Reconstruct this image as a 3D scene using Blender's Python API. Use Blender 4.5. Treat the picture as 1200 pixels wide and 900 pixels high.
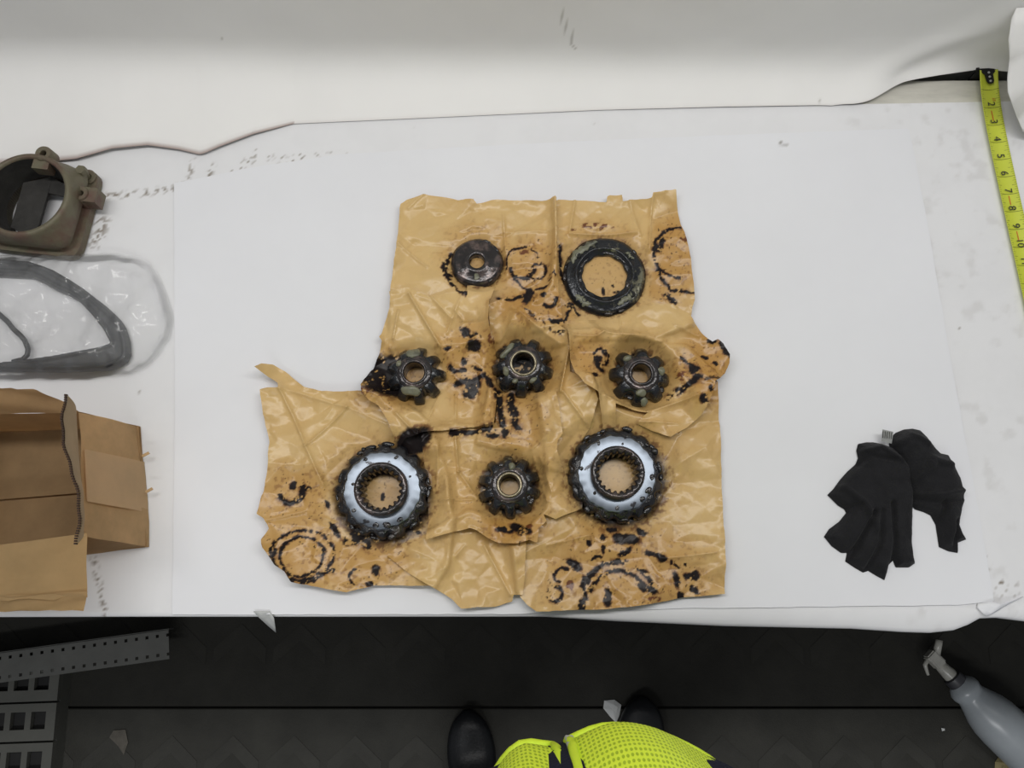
import bpy, bmesh, math, random
import numpy as np
from mathutils import Vector, Matrix
from mathutils.geometry import delaunay_2d_cdt

# ------------------------------------------------------------------ clear
for o in list(bpy.data.objects):
    bpy.data.objects.remove(o)
S = bpy.context.scene
COL = S.collection
PI = math.pi

# ------------------------------------------------------------------ camera
ZT = 0.85            # table top height
CH = 0.99            # camera above table
FPX = 950.0
TILT = math.radians(14.0)
cam_d = bpy.data.cameras.new('camera')
cam_d.sensor_width = 36.0
cam_d.lens = FPX * 36.0 / 1200.0
cam_d.clip_start = 0.02
cam = bpy.data.objects.new('camera', cam_d)
COL.objects.link(cam)
cam.location = (0, 0, ZT + CH)
cam.rotation_euler = (TILT, 0, 0)
S.camera = cam

# ------------------------------------------------------------------ world, lights, exposure
w = bpy.data.worlds.new('world'); S.world = w; w.use_nodes = True
w.node_tree.nodes['Background'].inputs[0].default_value = (0.93, 0.96, 1.0, 1)
w.node_tree.nodes['Background'].inputs[1].default_value = 0.24

def area(name, loc, rot, sx, sy, power, col=(1, 1, 1)):
    d = bpy.data.lights.new(name, 'AREA'); d.shape = 'RECTANGLE'
    d.size = sx; d.size_y = sy; d.energy = power; d.color = col
    o = bpy.data.objects.new(name, d); COL.objects.link(o)
    o.location = loc; o.rotation_euler = rot
    return o
area('bench_light', (0.06, 0.42, ZT + 1.55), (0, 0, 0), 2.3, 0.16, 15.5, (1.0, 0.985, 0.96))
area('ceiling_light', (-0.3, -1.6, ZT + 1.9), (math.radians(-38), 0, 0), 1.6, 0.4, 58, (0.98, 0.99, 1.0))
S.view_settings.view_transform = 'Standard'
S.view_settings.look = 'None'
S.view_settings.gamma = 1.0
S.view_settings.use_curve_mapping = False
S.view_settings.exposure = 0.06

# ------------------------------------------------------------------ helpers
def T(px, py, z=ZT):
    """where the sight line of a photograph point meets the level z"""
    a = (px - 600.0) / FPX; b = (450.0 - py) / FPX
    c, s = math.cos(TILT), math.sin(TILT)
    dx, dy, dz = a, b * c + s, b * s - c
    t = (z - (ZT + CH)) / dz
    return Vector((dx * t, dy * t, z))
def TP(pts, z=ZT):
    return [tuple(T(x, y, z)[:2]) for x, y in pts]

def mesh_obj(name, me, mat, parent=None, smooth=True):
    o = bpy.data.objects.new(name, me); COL.objects.link(o)
    if mat is not None: me.materials.append(mat)
    if smooth and len(me.polygons):
        me.polygons.foreach_set('use_smooth', [True] * len(me.polygons))
    if parent is not None: o.parent = parent
    return o
def obj(name, bm, mat, parent=None, smooth=False, angle=None):
    me = bpy.data.meshes.new(name)
    bmesh.ops.recalc_face_normals(bm, faces=bm.faces[:])
    bm.to_mesh(me); bm.free()
    o = mesh_obj(name, me, mat, parent, smooth)
    if angle:
        me.polygons.foreach_set('use_smooth', [True] * len(me.polygons))
        try:
            me.set_sharp_from_angle(angle=math.radians(angle))
        except Exception: pass
    return o
def tag(o, label, cat, group=None):
    o['label'] = label; o['category'] = cat
    if group: o['group'] = group
    return o
def struct(o): o['kind'] = 'structure'; return o
def thing(name, label, cat, loc=(0, 0, 0), rotz=0, group=None):
    o = bpy.data.objects.new(name, None); COL.objects.link(o)
    o.location = loc; o.rotation_euler = (0, 0, rotz)
    o.empty_display_size = 0.02
    return tag(o, label, cat, group)
def bx(bm, x0, x1, y0, y1, z0, z1, M=None):
    v = [bm.verts.new((x, y, z)) for z in (z0, z1) for y in (y0, y1) for x in (x0, x1)]
    for f in ((0, 1, 3, 2), (4, 6, 7, 5), (0, 4, 5, 1), (2, 3, 7, 6), (0, 2, 6, 4), (1, 5, 7, 3)):
        bm.faces.new([v[i] for i in f])
    if M is not None:
        for q in v: q.co = M @ q.co
    return v
def bevel(bm, w_, seg=2):
    bmesh.ops.bevel(bm, geom=bm.edges[:], offset=w_, segments=seg, affect='EDGES', clamp_overlap=True)
def lathe(bm, prof, n=48, closed=False, cx=0, cy=0, rfun=None):
    """prof: (r, z) stations; rfun(r, z, theta, k) may change the radius"""
    rings = []
    for k, (r, z) in enumerate(prof):
        ring = []
        for i in range(n):
            th = 2 * PI * i / n
            rr = r if rfun is None else rfun(r, z, th, k)
            ring.append(bm.verts.new((cx + rr * math.cos(th), cy + rr * math.sin(th), z)))
        rings.append(ring)
    m = len(rings)
    for k in range(m if closed else m - 1):
        a, b = rings[k], rings[(k + 1) % m]
        for i in range(n):
            j = (i + 1) % n
            bm.faces.new((a[i], a[j], b[j], b[i]))
    return rings
def tube(bm, pts, r, n=10, cap=True):
    pts = [Vector(p) for p in pts]
    rs = r if isinstance(r, (list, tuple)) else [r] * len(pts)
    rings = []
    up = Vector((0, 0, 1))
    for i, p in enumerate(pts):
        d = (pts[min(i + 1, len(pts) - 1)] - pts[max(i - 1, 0)]).normalized()
        a = d.cross(up)
        if a.length < 1e-3: a = d.cross(Vector((0, 1, 0)))
        a.normalize(); b = a.cross(d)
        rings.append([bm.verts.new(p + (a * math.cos(t) + b * math.sin(t)) * rs[i])
                      for t in [2 * PI * k / n for k in range(n)]])
    for q, s_ in zip(rings, rings[1:]):
        for k in range(n):
            bm.faces.new((q[k], q[(k + 1) % n], s_[(k + 1) % n], s_[k]))
    if cap:
        bm.faces.new(rings[0]); bm.faces.new(rings[-1])

# ---- numpy noise
def vnoise(x, y, seed=0):
    xi = np.floor(x).astype(np.int64); yi = np.floor(y).astype(np.int64)
    fx = x - xi; fy = y - yi
    fx = fx * fx * (3 - 2 * fx); fy = fy * fy * (3 - 2 * fy)
    def h(a, b):
        n = (a * 374761393 + b * 668265263 + seed * 974634777) & 0xffffffff
        n = ((n ^ (n >> 13)) * 1274126177) & 0xffffffff
        n = n ^ (n >> 16)
        return (n & 0xffff) / 65535.0
    return (h(xi, yi) * (1 - fx) + h(xi + 1, yi) * fx) * (1 - fy) + (h(xi, yi + 1) * (1 - fx) + h(xi + 1, yi + 1) * fx) * fy
def fbm(x, y, seed=0, oc=4):
    s = 0; a = 0.5; t = 0
    for k in range(oc):
        s = s + a * vnoise(x * 2 ** k + 17.3 * k, y * 2 ** k - 9.1 * k, seed + k); t += a; a *= 0.5
    return s / t
def inside(X, Y, poly):
    c = np.zeros(X.shape, bool); n = len(poly)
    for i in range(n):
        x0, y0 = poly[i]; x1, y1 = poly[(i + 1) % n]
        if y0 == y1: continue
        cond = ((y0 > Y) != (y1 > Y)) & (X < (x1 - x0) * (Y - y0) / (y1 - y0) + x0)
        c ^= cond
    return c
def near(X, Y, poly, closed=True):
    """distance to and nearest point on the outline"""
    bd = np.full(X.shape, 1e9); bxx = X.copy(); byy = Y.copy()
    n = len(poly)
    for i in range(n if closed else n - 1):
        x0, y0 = poly[i]; x1, y1 = poly[(i + 1) % n]
        dx, dy = x1 - x0, y1 - y0; L = dx * dx + dy * dy + 1e-12
        t = np.clip(((X - x0) * dx + (Y - y0) * dy) / L, 0, 1)
        qx = x0 + t * dx; qy = y0 + t * dy
        d = np.hypot(X - qx, Y - qy); m = d < bd
        bd = np.where(m, d, bd); bxx = np.where(m, qx, bxx); byy = np.where(m, qy, byy)
    return bd, bxx, byy
def rough_poly(poly, step, amp, rnd):
    out = []
    n = len(poly)
    for i in range(n):
        a = Vector(poly[i]); b = Vector(poly[(i + 1) % n]); L = (b - a).length
        k = max(1, int(L / step)); nn = Vector((-(b - a).y, (b - a).x)) / max(L, 1e-9)
        for j in range(k):
            t = j / k
            p = a.lerp(b, t)
            if j: p = p + nn * rnd.uniform(-amp, amp)
            out.append((p.x, p.y))
    return out
def facets(X, Y, size, amp, rnd, stretch=1.0, ang=0.0):
    """crumpled paper: random heights on a Delaunay net, flat in between"""
    c, s = math.cos(ang), math.sin(ang)
    U = (X * c + Y * s); V = (-X * s + Y * c) * stretch
    u0, u1, v0, v1 = U.min() - size, U.max() + size, V.min() - size, V.max() + size
    nu = int((u1 - u0) / size) + 1; nv = int((v1 - v0) / size) + 1
    pts = []; hs = []
    for i in range(nu + 1):
        for j in range(nv + 1):
            pts.append(Vector((u0 + (i + rnd.uniform(-.48, .48)) * size, v0 + (j + rnd.uniform(-.48, .48)) * size)))
            hs.append(rnd.uniform(0, 1) * amp)
    r = delaunay_2d_cdt(pts, [], [], 0, 1e-9)
    vs, tris, orig = r[0], r[2], r[3]
    H = np.zeros(X.shape)
    Uf = U.ravel(); Vf = V.ravel(); Hf = H.ravel()
    order = np.argsort(Uf, kind='stable'); Us = Uf[order]
    for t in tris:
        p = [vs[i] for i in t]; h = [hs[orig[i][0]] for i in t]
        umin = min(q.x for q in p); umax = max(q.x for q in p)
        a, b = np.searchsorted(Us, umin), np.searchsorted(Us, umax, 'right')
        idx = order[a:b]
        if not len(idx): continue
        vmin = min(q.y for q in p); vmax = max(q.y for q in p)
        vv = Vf[idx]; idx = idx[(vv >= vmin) & (vv <= vmax)]
        if not len(idx): continue
        uu = Uf[idx]; vv = Vf[idx]
        det = (p[1].y - p[2].y) * (p[0].x - p[2].x) + (p[2].x - p[1].x) * (p[0].y - p[2].y)
        if abs(det) < 1e-14: continue
        l0 = ((p[1].y - p[2].y) * (uu - p[2].x) + (p[2].x - p[1].x) * (vv - p[2].y)) / det
        l1 = ((p[2].y - p[0].y) * (uu - p[2].x) + (p[0].x - p[2].x) * (vv - p[2].y)) / det
        l2 = 1 - l0 - l1
        m = (l0 >= -1e-6) & (l1 >= -1e-6) & (l2 >= -1e-6)
        Hf[idx[m]] = (l0 * h[0] + l1 * h[1] + l2 * h[2])[m]
    return Hf.reshape(X.shape)
def grid_mesh(name, X, Y, Z, mask_cells, attrs=None):
    """mesh of the masked cells of a node grid (rows = y, cols = x)"""
    ny, nx = X.shape
    idx = np.arange(ny * nx).reshape(ny, nx)
    a = idx[:-1, :-1][mask_cells]; b = idx[:-1, 1:][mask_cells]
    c = idx[1:, 1:][mask_cells]; d = idx[1:, :-1][mask_cells]
    q = np.stack([a, b, c, d], 1)
    used = np.unique(q); remap = np.full(ny * nx, -1); remap[used] = np.arange(len(used))
    q = remap[q]
    co = np.stack([X.ravel()[used], Y.ravel()[used], Z.ravel()[used]], 1).astype(np.float32)
    me = bpy.data.meshes.new(name)
    me.vertices.add(len(co)); me.vertices.foreach_set('co', co.ravel())
    me.loops.add(q.size); me.loops.foreach_set('vertex_index', q.ravel().astype(np.int32))
    me.polygons.add(len(q)); me.polygons.foreach_set('loop_start', (np.arange(len(q)) * 4).astype(np.int32))
    me.update(calc_edges=True); me.validate()
    for nm, arr in (attrs or {}).items():
        at = me.attributes.new(nm, 'FLOAT', 'POINT')
        at.data.foreach_set('value', arr.ravel()[used].astype(np.float32))
    return me
def snap(X, Y, poly, g):
    """cells inside the outline, with border nodes pulled on to the outline"""
    cx = (X[:-1, :-1] + X[1:, 1:]) / 2; cy = (Y[:-1, :-1] + Y[1:, 1:]) / 2
    m = inside(cx, cy, poly)
    cnt = np.zeros(X.shape, int)
    cnt[:-1, :-1] += m; cnt[1:, :-1] += m; cnt[:-1, 1:] += m; cnt[1:, 1:] += m
    bord = (cnt > 0) & (cnt < 4)
    D, QX, QY = near(X, Y, poly)
    ins = inside(X, Y, poly)
    sel = bord & (D < 1.5 * g)
    X2 = np.where(sel, QX, X); Y2 = np.where(sel, QY, Y)
    D = np.where(ins & ~sel, D, 0)
    return m, X2, Y2, D
def blur(H, k):
    for _ in range(2):
        c = np.cumsum(np.pad(H, ((k + 1, k), (0, 0)), 'edge'), 0); H = (c[2 * k + 1:] - c[:-2 * k - 1]) / (2 * k + 1)
        c = np.cumsum(np.pad(H, ((0, 0), (k + 1, k)), 'edge'), 1); H = (c[:, 2 * k + 1:] - c[:, :-2 * k - 1]) / (2 * k + 1)
    return H
def dilate(H, k):
    for ax in (0, 1):
        R = H.copy()
        for s in range(1, k + 1):
            R = np.maximum(R, np.maximum(np.roll(H, s, ax), np.roll(H, -s, ax)))
        H = R
    return H
def sstep(a, b, x):
    t = np.clip((x - a) / (b - a), 0, 1); return t * t * (3 - 2 * t)

# ------------------------------------------------------------------ materials
def mat(name, col, rough=0.6, metal=0.0, bump=0.0, bscale=60, var=0.0, vscale=8, col2=None, spec=0.5,
        sheen=0.0, coat=0.0, detail=4, stretch=None, thr=None):
    m = bpy.data.materials.new(name); m.use_nodes = True
    nt = m.node_tree; N = nt.nodes; L = nt.links
    p = N['Principled BSDF']
    p.inputs['Base Color'].default_value = (*col, 1)
    p.inputs['Roughness'].default_value = rough
    p.inputs['Metallic'].default_value = metal
    p.inputs['Specular IOR Level'].default_value = spec
    p.inputs['Coat Weight'].default_value = coat
    p.inputs['Sheen Weight'].default_value = sheen
    tc = N.new('ShaderNodeTexCoord')
    src = tc.outputs['Object']
    if stretch:
        mp = N.new('ShaderNodeMapping'); mp.inputs['Scale'].default_value = stretch
        L.new(src, mp.inputs['Vector']); src = mp.outputs['Vector']
    if var > 0 or col2 is not None:
        n = N.new('ShaderNodeTexNoise'); n.inputs['Scale'].default_value = vscale; n.inputs['Detail'].default_value = detail
        n.inputs['Roughness'].default_value = 0.65
        L.new(src, n.inputs['Vector'])
        r = N.new('ShaderNodeMapRange')
        a, b = thr if thr else (0.3, 0.7)
        r.inputs['From Min'].default_value = a; r.inputs['From Max'].default_value = b
        L.new(n.outputs['Fac'], r.inputs['Value'])
        mx = N.new('ShaderNodeMix'); mx.data_type = 'RGBA'
        c2 = col2 if col2 is not None else tuple(c * (1 - var) for c in col)
        mx.inputs[6].default_value = (*col, 1); mx.inputs[7].default_value = (*c2, 1)
        L.new(r.outputs['Result'], mx.inputs[0]); L.new(mx.outputs[2], p.inputs['Base Color'])
    if bump > 0:
        n2 = N.new('ShaderNodeTexNoise'); n2.inputs['Scale'].default_value = bscale; n2.inputs['Detail'].default_value = 5
        L.new(src, n2.inputs['Vector'])
        bp = N.new('ShaderNodeBump'); bp.inputs['Strength'].default_value = bump; bp.inputs['Distance'].default_value = 0.002
        L.new(n2.outputs['Fac'], bp.inputs['Height']); L.new(bp.outputs['Normal'], p.inputs['Normal'])
    return m
def attr_mix(m, layers, rough_layers=None):
    """layers: (attribute, colour): colours laid over the base where the attribute of the surface says so"""
    nt = m.node_tree; N = nt.nodes; L = nt.links; p = N['Principled BSDF']
    cur = p.inputs['Base Color'].links[0].from_socket if p.inputs['Base Color'].links else None
    for nm, c, ro in layers:
        at = N.new('ShaderNodeAttribute'); at.attribute_name = nm
        mx = N.new('ShaderNodeMix'); mx.data_type = 'RGBA'
        if cur is not None: L.new(cur, mx.inputs[6])
        else: mx.inputs[6].default_value = p.inputs['Base Color'].default_value
        mx.inputs[7].default_value = (*c, 1)
        L.new(at.outputs['Fac'], mx.inputs[0]); cur = mx.outputs[2]
    L.new(cur, p.inputs['Base Color'])
    rc = None
    for nm, c, ro in layers:
        at = N.new('ShaderNodeAttribute'); at.attribute_name = nm
        mx = N.new('ShaderNodeMix'); mx.data_type = 'FLOAT'
        if rc is not None: L.new(rc, mx.inputs[2])
        else: mx.inputs[2].default_value = p.inputs['Roughness'].default_value
        mx.inputs[3].default_value = ro
        L.new(at.outputs['Fac'], mx.inputs[0]); rc = mx.outputs[0]
    L.new(rc, p.inputs['Roughness'])
    return m

M_kraft = attr_mix(mat('kraft_paper', (0.67, 0.46, 0.20), 0.30, bump=0.10, bscale=90, var=0.08, vscale=28, spec=0.45),
                   [('tint', (0.47, 0.25, 0.065), 0.30), ('rust', (0.15, 0.050, 0.018), 0.30), ('oil', (0.014, 0.010, 0.010), 0.27)])
M_white = attr_mix(mat('white_paper', (0.80, 0.805, 0.835), 0.55, var=0.035, vscale=6, spec=0.35),
                   [('dirt', (0.16, 0.14, 0.11), 0.8)])
M_old = attr_mix(mat('older_white_paper', (0.785, 0.785, 0.80), 0.6, var=0.05, vscale=14, spec=0.3, thr=(.45, .8)),
                 [('dirt', (0.20, 0.16, 0.12), 0.8)])
M_wallpaper = mat('wall_paper_sheet', (0.86, 0.85, 0.835), 0.6, var=0.04, vscale=5, spec=0.3)
attr_mix(M_wallpaper, [('dirt', (0.30, 0.28, 0.24), 0.8), ('edge', (0.22, 0.12, 0.09), 0.8)])
M_lam = mat('cream_laminate', (0.66, 0.64, 0.57), 0.4, var=0.2, vscale=22, stretch=(1, 5, 1))
M_wallp = mat('painted_wall', (0.45, 0.45, 0.43), 0.7, var=0.1)
M_grease = mat('black_grease', (0.010, 0.010, 0.012), 0.20, bump=0.9, bscale=130, col2=(0.05, 0.038, 0.030), vscale=55, thr=(.52, .72), spec=0.6)
M_greasy = mat('greasy_steel', (0.020, 0.022, 0.026), 0.22, metal=0.35, bump=0.55, bscale=150, col2=(0.20, 0.19, 0.13), vscale=34, thr=(.60, .68), spec=0.6)
M_olive = mat('olive_grease', (0.17, 0.17, 0.115), 0.35, bump=0.5, bscale=120, col2=(0.05, 0.05, 0.04), vscale=60, thr=(.5, .75))
M_face = mat('wet_machined_steel', (0.185, 0.21, 0.245), 0.33, metal=1.0, bump=0.10, bscale=28, col2=(0.05, 0.05, 0.055), vscale=50, thr=(.64, .67))
M_hub = mat('oily_hub_steel', (0.035, 0.032, 0.033), 0.16, metal=0.4, bump=0.4, bscale=110, col2=(0.16, 0.12, 0.11), vscale=70, thr=(.5, .7))
M_lip = mat('worn_bright_lip', (0.36, 0.31, 0.21), 0.3, metal=0.7, bump=0.3, bscale=200, var=0.5, vscale=80)
M_rust = mat('olive_brown_cast_iron', (0.145, 0.13, 0.085), 0.55, metal=0.2, bump=0.5, bscale=120, col2=(0.12, 0.065, 0.05), vscale=30, thr=(.45, .7))
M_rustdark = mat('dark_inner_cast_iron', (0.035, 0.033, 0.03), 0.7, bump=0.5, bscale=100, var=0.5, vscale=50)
M_card = mat('brown_cardboard', (0.54, 0.36, 0.19), 0.8, bump=0.25, bscale=60, var=0.22, vscale=18, spec=0.2)
M_cardlight = mat('pale_cardboard', (0.64, 0.44, 0.22), 0.8, bump=0.25, bscale=60, var=0.18, vscale=14, spec=0.2)
M_cardflap = mat('faded_cardboard', (0.60, 0.47, 0.32), 0.8, bump=0.25, bscale=60, var=0.18, vscale=16, spec=0.2)
M_carddark = mat('corrugation_shadow_brown', (0.05, 0.028, 0.018), 0.9)
M_cardside = mat('lit_outer_cardboard', (0.80, 0.55, 0.30), 0.8, bump=0.3, bscale=50, var=0.25, vscale=22, spec=0.2)  # same cardboard, colour lightened to stand for light on the right wall
M_tapec = mat('packing_tape_brown', (0.82, 0.58, 0.33), 0.45, var=0.12, vscale=20)
M_rubber = mat('grey_black_rubber', (0.035, 0.037, 0.042), 0.45, bump=0.2, bscale=80, var=0.3, vscale=30)
M_glove = mat('black_knit_fabric', (0.018, 0.018, 0.020), 0.85, bump=0.6, bscale=500, var=0.3, vscale=60, spec=0.15, sheen=0.06)
M_tapey = mat('yellow_green_enamel', (0.60, 0.66, 0.06), 0.35, var=0.06, vscale=30)
M_ink = mat('black_print', (0.03, 0.03, 0.02), 0.5)
M_red = mat('red_print', (0.60, 0.13, 0.03), 0.5)
M_hook = mat('black_hook_metal', (0.02, 0.02, 0.022), 0.35, metal=0.6)
M_rivet = mat('bright_rivet', (0.6, 0.6, 0.58), 0.3, metal=0.8)
M_floor = mat('dark_floor', (0.028, 0.027, 0.023), 0.75, bump=0.3, bscale=200, var=0.3, vscale=10, spec=0.25)
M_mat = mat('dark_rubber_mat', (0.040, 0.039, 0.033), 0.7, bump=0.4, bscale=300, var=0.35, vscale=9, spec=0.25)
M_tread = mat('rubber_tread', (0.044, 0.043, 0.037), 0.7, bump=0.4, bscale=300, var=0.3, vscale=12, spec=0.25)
M_mat2 = mat('rubber_mat_painted_shade', (0.026, 0.025, 0.021), 0.75, bump=0.4, bscale=300, var=0.35, vscale=9, spec=0.2)  # same rubber made darker: the bench's shadow is put into the colour
M_tread2 = mat('tread_painted_shade', (0.027, 0.026, 0.022), 0.75, bump=0.4, bscale=300, var=0.3, vscale=12, spec=0.2)  # tread darkened likewise for the bench's shadow
M_steelgrey = mat('grey_painted_steel', (0.10, 0.10, 0.092), 0.5, metal=0.1, bump=0.15, bscale=90, var=0.2, vscale=20)
M_crate = mat('dark_grey_plastic', (0.075, 0.075, 0.065), 0.6, bump=0.2, bscale=60, var=0.2, vscale=15)
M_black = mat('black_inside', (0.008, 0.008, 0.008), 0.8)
M_bottle = mat('grey_plastic_bottle', (0.30, 0.325, 0.345), 0.3, var=0.12, vscale=12)
M_collar = mat('dark_collar', (0.03, 0.03, 0.035), 0.4)
M_trig = mat('translucent_pale_plastic', (0.42, 0.41, 0.37), 0.3, var=0.3, vscale=60)
M_tan = mat('tan_scrap', (0.30, 0.25, 0.12), 0.8, var=0.3, vscale=60)
M_scrap = mat('white_scrap', (0.55, 0.56, 0.55), 0.7, var=0.15, vscale=30)
M_dust = mat('dust_grey', (0.10, 0.09, 0.075), 0.9, var=0.3, vscale=60)
M_navy = mat('navy_fabric', (0.012, 0.015, 0.035), 0.85, bump=0.4, bscale=300, var=0.3, vscale=20, spec=0.2)
M_trouser = mat('black_trouser_fabric', (0.010, 0.011, 0.014), 0.9, bump=0.3, bscale=250, var=0.3, vscale=20, spec=0.15)
M_shoe = mat('black_shoe_leather', (0.010, 0.011, 0.013), 0.4, bump=0.3, bscale=150, var=0.3, vscale=30, spec=0.3)
M_skin = mat('skin', (0.55, 0.34, 0.25), 0.5, var=0.08, vscale=20)
M_hair = mat('dark_hair', (0.03, 0.02, 0.015), 0.6, bump=0.6, bscale=120)
M_piping = mat('yellow_green_binding', (0.68, 0.88, 0.04), 0.6, bump=0.3, bscale=200)
M_camera = mat('dark_camera_body', (0.03, 0.03, 0.032), 0.4)
M_eye = mat('eye_white', (0.7, 0.7, 0.68), 0.3)

# vest: fine knitted mesh of small holes
M_vest = mat('high_visibility_mesh', (0.52, 0.72, 0.035), 0.6)
def _vest():
    nt = M_vest.node_tree; N = nt.nodes; L = nt.links; p = N['Principled BSDF']
    tc = N.new('ShaderNodeTexCoord')
    mp = N.new('ShaderNodeMapping'); mp.inputs['Scale'].default_value = (1, 1, 1)
    L.new(tc.outputs['UV'], mp.inputs['Vector'])
    v = N.new('ShaderNodeTexVoronoi'); v.voronoi_dimensions = '2D'; v.inputs['Scale'].default_value = 300; v.inputs['Randomness'].default_value = 0.12
    L.new(mp.outputs['Vector'], v.inputs['Vector'])
    r = N.new('ShaderNodeMapRange'); r.inputs['From Min'].default_value = 0.24; r.inputs['From Max'].default_value = 0.36
    L.new(v.outputs['Distance'], r.inputs['Value'])
    mx = N.new('ShaderNodeMix'); mx.data_type = 'RGBA'
    mx.inputs[6].default_value = (0.40, 0.56, 0.02, 1); mx.inputs[7].default_value = (0.76, 0.95, 0.05, 1)
    L.new(r.outputs['Result'], mx.inputs[0]); L.new(mx.outputs[2], p.inputs['Base Color'])
    b = N.new('ShaderNodeBump'); b.inputs['Strength'].default_value = 0.5; b.inputs['Distance'].default_value = 0.001
    L.new(r.outputs['Result'], b.inputs['Height']); L.new(b.outputs['Normal'], p.inputs['Normal'])
_vest()
def _spec(m):
    nt = m.node_tree; N = nt.nodes; L = nt.links
    at = N.new('ShaderNodeAttribute'); at.attribute_name = 'oil'
    mr = N.new('ShaderNodeMapRange'); mr.inputs['To Min'].default_value = 0.45; mr.inputs['To Max'].default_value = 0.16
    L.new(at.outputs['Fac'], mr.inputs['Value']); L.new(mr.outputs['Result'], N['Principled BSDF'].inputs['Specular IOR Level'])
_spec(M_kraft)
# clear plastic film
M_film = bpy.data.materials.new('clear_plastic_film'); M_film.use_nodes = True
def _film():
    nt = M_film.node_tree; N = nt.nodes; L = nt.links
    for n in list(N): N.remove(n)
    out = N.new('ShaderNodeOutputMaterial'); tr = N.new('ShaderNodeBsdfTransparent')
    tr.inputs[0].default_value = (0.985, 0.985, 0.985, 1)
    p = N.new('ShaderNodeBsdfPrincipled'); p.inputs['Base Color'].default_value = (0.85, 0.86, 0.87, 1); p.inputs['Roughness'].default_value = 0.45
    g = N.new('ShaderNodeBsdfGlossy'); g.inputs['Roughness'].default_value = 0.07
    m1 = N.new('ShaderNodeMixShader'); m1.inputs[0].default_value = 0.11
    m2 = N.new('ShaderNodeMixShader')
    lw = N.new('ShaderNodeLayerWeight'); lw.inputs['Blend'].default_value = 0.22
    L.new(tr.outputs[0], m1.inputs[1]); L.new(p.outputs[0], m1.inputs[2])
    L.new(lw.outputs['Fresnel'], m2.inputs[0]); L.new(m1.outputs[0], m2.inputs[1]); L.new(g.outputs[0], m2.inputs[2])
    L.new(m2.outputs[0], out.inputs['Surface'])
_film()

# ------------------------------------------------------------------ the setting
YB = T(1100, 93).y           # back edge of the bench top
YF = T(600, 721).y           # front edge of the bench top
YW = YB + 0.018              # wall behind it
bm = bmesh.new(); bx(bm, -3.0, 3.0, -3.0, YW + 0.3, -0.06, 0.0)
struct(obj('floor', bm, M_floor))
bm = bmesh.new(); bx(bm, -3.0, 3.0, YW + 0.004, YW + 0.16, 0.0, 2.9)
struct(obj('wall_back', bm, M_wallp))

# floor mats with chevron treads; the seam between them runs along the bench
YS = T(480, 829, 0.012).y
def chevrons(y0, xs, w, hgt, wd, z0, z1):
    bm = bmesh.new()
    for x in xs:
        pts = [(x - w / 2, y0 - hgt), (x, y0), (x + w / 2, y0 - hgt)]
        for (a, b) in ((pts[0], pts[1]), (pts[1], pts[2])):
            q = [(a[0], a[1]), (b[0], b[1]), (b[0], b[1] - wd), (a[0], a[1] - wd)]
            lo = [bm.verts.new((u, v, z0)) for u, v in q]; hi = [bm.verts.new((u, v, z1)) for u, v in q]
            bm.faces.new(hi)
            for i in range(4): bm.faces.new((lo[i], lo[(i + 1) % 4], hi[(i + 1) % 4], hi[i]))
    return bm
def floor_mat(label, x0, x1, y0, y1, m, mt, rows):
    t = thing('floor_mat', label, 'mat', (0, 0, 0.0), 0, None)
    bm = bmesh.new(); bx(bm, x0, x1, y0, y1, 0.0, 0.012); bevel(bm, 0.002, 1)
    obj('mat_base', bm, m, t)
    for k, yy in enumerate(rows):
        o = obj('zigzag_tread', chevrons(yy, [x0 + 0.12 + i * 0.128 for i in range(int((x1 - x0 - 0.2) / 0.128))], 0.112, 0.050, 0.034, 0.0115, 0.0130), mt, t)
    return t
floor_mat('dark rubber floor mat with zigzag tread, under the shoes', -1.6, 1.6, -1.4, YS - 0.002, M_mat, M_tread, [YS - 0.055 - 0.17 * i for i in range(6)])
floor_mat('rubber floor mat along the bench front, bench shade painted into its colour', -1.6, 1.6, YS + 0.002, YS + 0.62, M_mat2, M_tread2, [YS + 0.17 + 0.17 * i for i in range(3)])

# workbench
t = thing('workbench', 'long workbench with cream laminate top, bare strip showing at back right', 'workbench', (0, (YF + YB) / 2, 0))
def local(bm, root): bmesh.ops.translate(bm, verts=bm.verts[:], vec=-Vector(root.location))
bm = bmesh.new(); bx(bm, -1.5, 1.5, YF, YB, ZT - 0.035, ZT); bevel(bm, 0.003, 2); local(bm, t)
obj('bench_top', bm, M_lam, t)
for sx in (-1, 1):
    for yy in (YF + 0.10, YB - 0.08):
        bm = bmesh.new(); bx(bm, sx * 1.40 - 0.03, sx * 1.40 + 0.03, yy - 0.03, yy + 0.03, 0.0125, ZT - 0.035); local(bm, t)
        obj('leg', bm, M_steelgrey, t)
bm = bmesh.new(); bx(bm, -1.37, 1.37, YB - 0.10, YB - 0.07, ZT - 0.12, ZT - 0.036); local(bm, t)
obj('rear_rail', bm, M_steelgrey, t)

# ------------------------------------------------------------------ white papers on the bench and wall
def lerp_tab(tab, x):
    xs = [a for a, b in tab]; ys = [b for a, b in tab]
    return float(np.interp(x, xs, ys))
rnd = random.Random(3)
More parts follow.
